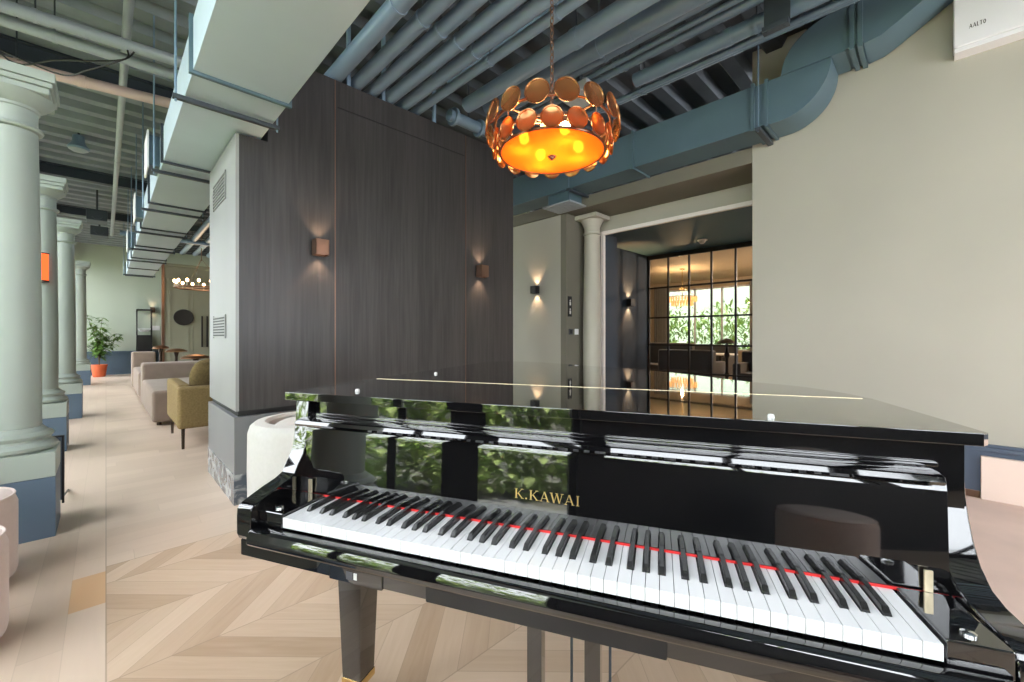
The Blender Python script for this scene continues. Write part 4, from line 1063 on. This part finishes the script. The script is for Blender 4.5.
# round black mirror
mr = thing('wall_mirror', 'round black mirror on the olive panelled wall', 'mirror', (1.57, 14.98, 1.68))
b = MB().lathe([(.15, 0), (.22, 0), (.23, .02), (.22, .04), (.15, .03)], (0, 0, 0), 40); bmesh.ops.transform(b.bm, matrix=Matrix.Translation((1.58, 14.98, 1.70)) @ Matrix.Rotation(PI / 2, 4, 'X'), verts=b.bm.verts); b.build('frame', M['black'], mr)
b = MB().lathe([(0, .025), (.16, .02), (.16, .01), (0, .01)], (0, 0, 0), 40); bmesh.ops.transform(b.bm, matrix=Matrix.Translation((1.58, 14.98, 1.70)) @ Matrix.Rotation(PI / 2, 4, 'X'), verts=b.bm.verts); b.build('mirror_glass', M['chrome'], mr)
for i, x in enumerate((1.98, 2.10)):
    o = MB().box(x, x + .04, 14.93, 14.955, .85, 1.75, .005).box(x + .01, x + .03, 14.955, 15.0, .95, 1.0).box(x + .01, x + .03, 14.955, 15.0, 1.6, 1.65).build('door_pull', M['black'])
    tag(o, ['left tall black door pull on the olive panelled wall', 'right tall black door pull on the olive panelled wall'][i], 'door pull')
# ring chandelier
rc = thing('chandelier', 'candle ring chandelier hanging over the far lounge', 'chandelier', (1.50, 12.2, 2.5))
x, y, z, R_ = 1.62, 12.2, 2.30, .50
b = MB().tube([(x + R_ * math.cos(2 * PI * k / 40), y + R_ * math.sin(2 * PI * k / 40), z) for k in range(40)], .018, 8, True).tube([(x + .3 * math.cos(2 * PI * k / 30), y + .3 * math.sin(2 * PI * k / 30), z - .02) for k in range(30)], .012, 8, True)
for k in range(3): b.tube([(x, y, z + .7), (x + R_ * math.cos(k * PI / 1.5), y + R_ * math.sin(k * PI / 1.5), z)], .003, 6)
b.build('ring', M['bronze'], rc)
MB().cyl((x, y, z + .65), (x, y, DECK), .008, n=8).build('chain', M['bronze'], rc)
for k in range(14):
    a = 2 * PI * k / 14; px_, py_ = x + R_ * math.cos(a), y + R_ * math.sin(a)
    h = MB().cyl((px_, py_, z + .01), (px_, py_, z + .10), .014, n=10).build('candle', M['ivorycol'], rc)
    MB().sphere((px_, py_, z + .135), .03, 1, 1, 1.4, 10, 8).build('bulb', M['candle'], h)
# potted plant
pp = thing('potted_plant', 'leafy green plant in an orange pot at the corridor end', 'plant', (-.14, 16.8, 0))
x, y = -.14, 16.8
MB().lathe([(0, .0), (.12, .0), (.135, .02), (.165, .30), (.18, .30), (.18, .35), (.165, .35), (.155, .31), (0, .31)], (x, y, 0), 32).build('pot', M['terracotta'], pp)
MB().lathe([(0, .32), (.155, .315)], (x, y, 0), 24, False).build('soil', M['soil'], pp)
stems = []
b = MB(); tips = []
for k in range(11):
    a = random.random() * 2 * PI; rr_ = .12 + .38 * random.random(); hh = .9 + .85 * random.random()
    pts = [(x, y, .31), (x + rr_ * .15 * math.cos(a), y + rr_ * .15 * math.sin(a), .31 + (hh - .31) * .5), (x + rr_ * math.cos(a), y + rr_ * math.sin(a), hh)]
    sp_ = spline(pts, 6); b.tube(sp_, [.012 - .008 * i / (len(sp_) - 1) for i in range(len(sp_))], 6)
    for q in range(5, len(sp_)): tips.append(Vector(sp_[q]))
b.build('stem', M['stem'], pp)
b = MB()
def leaf(mb, p, d, L, w):
    d = d.normalized(); u = d.cross(Vector((0, 0, 1)));
    if u.length < .01: u = Vector((1, 0, 0))
    u.normalize(); n_ = u.cross(d)
    rows = []
    for t_, ww, dr_ in ((0, .12, 0), (.3, .9, .03), (.6, .85, -.02), (1, .02, -.18)):
        c = p + d * L * t_ + n_ * dr_ * L
        rows.append((mb.bm.verts.new(c - u * w * ww), mb.bm.verts.new(c - n_ * .12 * w), mb.bm.verts.new(c + u * w * ww)))
    for r0, r1 in zip(rows, rows[1:]):
        mb.bm.faces.new((r0[0], r0[1], r1[1], r1[0])); mb.bm.faces.new((r0[1], r0[2], r1[2], r1[1]))
for tp in tips:
    for k in range(5):
        a = random.random() * 2 * PI
        leaf(b, tp, Vector((math.cos(a), math.sin(a), random.uniform(-.5, .5))), random.uniform(.15, .26), random.uniform(.028, .045))
b.build('foliage', M['leaf'], pp)

# ------------------------------------------------------------------ outside: lawn, path, hedges
struct('ground', MB().box(-16, -1.2, -9, 22, -.14, -.04), M['lawn'])
struct('path', MB().prism([(-1.5, -3), (-1.25, -3), (-1.25, .0), (-2.6, 1.1), (-2.9, .8), (-1.9, .0)], None, 2, -.04, -.02), M['paving'])
def hedge(name, spots, n, label, lo=.10, hi=.22):
    b = MB()
    for (cx, cy, cz, rx, ry, rz) in spots:
        for _ in range(n):
            v = Vector((random.gauss(0, 1), random.gauss(0, 1), random.gauss(0, 1))).normalized() * (random.random() ** .33)
            p = Vector((cx + v.x * rx, cy + v.y * ry, max(.0, cz + v.z * rz)))
            leaf(b, p, Vector((random.gauss(0, 1) + .6, random.gauss(0, 1), random.gauss(0, .7))), random.uniform(lo, hi), random.uniform(.03, .06))
    o = b.build(name, M['hedge']); tag(o, label, 'hedge', kind='stuff'); return o
sp1 = []
yv = -1.0
while yv < 9:
    sp1.append((-2.55 + random.uniform(-.2, .2), yv, .45 + random.uniform(-.1, .15), .5, .6, .6)); yv += .62
hedge('hedge', sp1, 420, 'green garden hedge outside the corridor windows')
sp2 = []
yv = -4
while yv < 16:
    sp2.append((-5.2 + random.uniform(-.6, .6), yv, 1.5, 1.0, 1.2, 1.5)); yv += 1.6
hedge('hedge', sp2, 420, 'taller green shrubs beyond the garden hedge', .2, .4)
sp3 = []
for k in range(5): sp3.append((17.5 + random.uniform(-.5, .5), 3.4 + k * 1.3, 1.2, .9, 1.0, 1.4))
hedge('hedge', sp3, 500, 'green trees outside the lounge window', .2, .4)
struct('ground_rear', MB().box(14.4, 24, -2, 14, -.14, -.04), M['lawn'])

# ------------------------------------------------------------------ light
wd_ = bpy.data.worlds.new('sky'); sc.world = wd_; wd_.use_nodes = True
bg = wd_.node_tree.nodes['Background']
bg.inputs[0].default_value = (0.90, 0.95, 1.0, 1); bg.inputs[1].default_value = 10.0
su = bpy.data.lights.new('sun', 'SUN'); su.energy = 22; su.angle = .02; su.color = (1, .95, .86)
so = bpy.data.objects.new('sun', su); COL.objects.link(so); so.rotation_euler = (0.75, 0.03, 0)
def portal(loc, rot, sx, sy):
    l = bpy.data.lights.new('window_portal', 'AREA'); l.shape = 'RECTANGLE'; l.size = sx; l.size_y = sy; l.cycles.is_portal = True
    o = bpy.data.objects.new('window_portal', l); COL.objects.link(o); o.location = loc; o.rotation_euler = rot
portal((XL - .15, 7.9, 1.7), (0, -PI / 2, 0), 3.2, 15.5)
portal((2.2, -4.75, 1.75), (PI / 2, 0, 0), 3.8, 2.9)
portal((14.2, 5.25, 1.7), (0, PI / 2, 0), 2.1, 2.7)
def lamp(kind, loc, e, col=(1, .75, .5), size=.1, rot=(0, 0, 0)):
    l = bpy.data.lights.new('lamp', kind); l.energy = e; l.color = col
    if kind == 'AREA': l.size = size
    else: l.shadow_soft_size = size
    o = bpy.data.objects.new('lamp', l); COL.objects.link(o); o.location = loc; o.rotation_euler = rot
    return o
lamp('POINT', (11.2, 4.83, 2.40), 190, (1, .66, .36), .02)
lamp('POINT', (11.0, 1.5, 2.6), 200, (1, .74, .5), .03)
lamp('POINT', (1.58, 12.2, 2.75), 25, (1, .7, .42), .3)
lamp('POINT', (CX, CY, 2.17), 6, (1, .5, .2), .1)

# ------------------------------------------------------------------ camera
cam = bpy.data.cameras.new('camera'); co = bpy.data.objects.new('camera', cam); COL.objects.link(co)
cam.sensor_width = 36; cam.sensor_fit = 'HORIZONTAL'; cam.lens = 415 / 1024 * 36; cam.shift_y = -5 / 1024
cam.clip_start = 0.02; cam.clip_end = 100
co.location = (0, 0, 1.17); co.rotation_euler = (PI / 2, 0, -math.radians(44.372))
sc.camera = co
sc.view_settings.view_transform = 'Standard'; sc.view_settings.look = 'None'
sc.view_settings.exposure = 0.0; sc.view_settings.gamma = 1.0; sc.view_settings.use_curve_mapping = False
sc.cycles.use_denoising = True
sc.cycles.max_bounces = 10; sc.cycles.diffuse_bounces = 6; sc.cycles.glossy_bounces = 6; sc.cycles.transparent_max_bounces = 16
sc.cycles.sample_clamp_indirect = 6.0
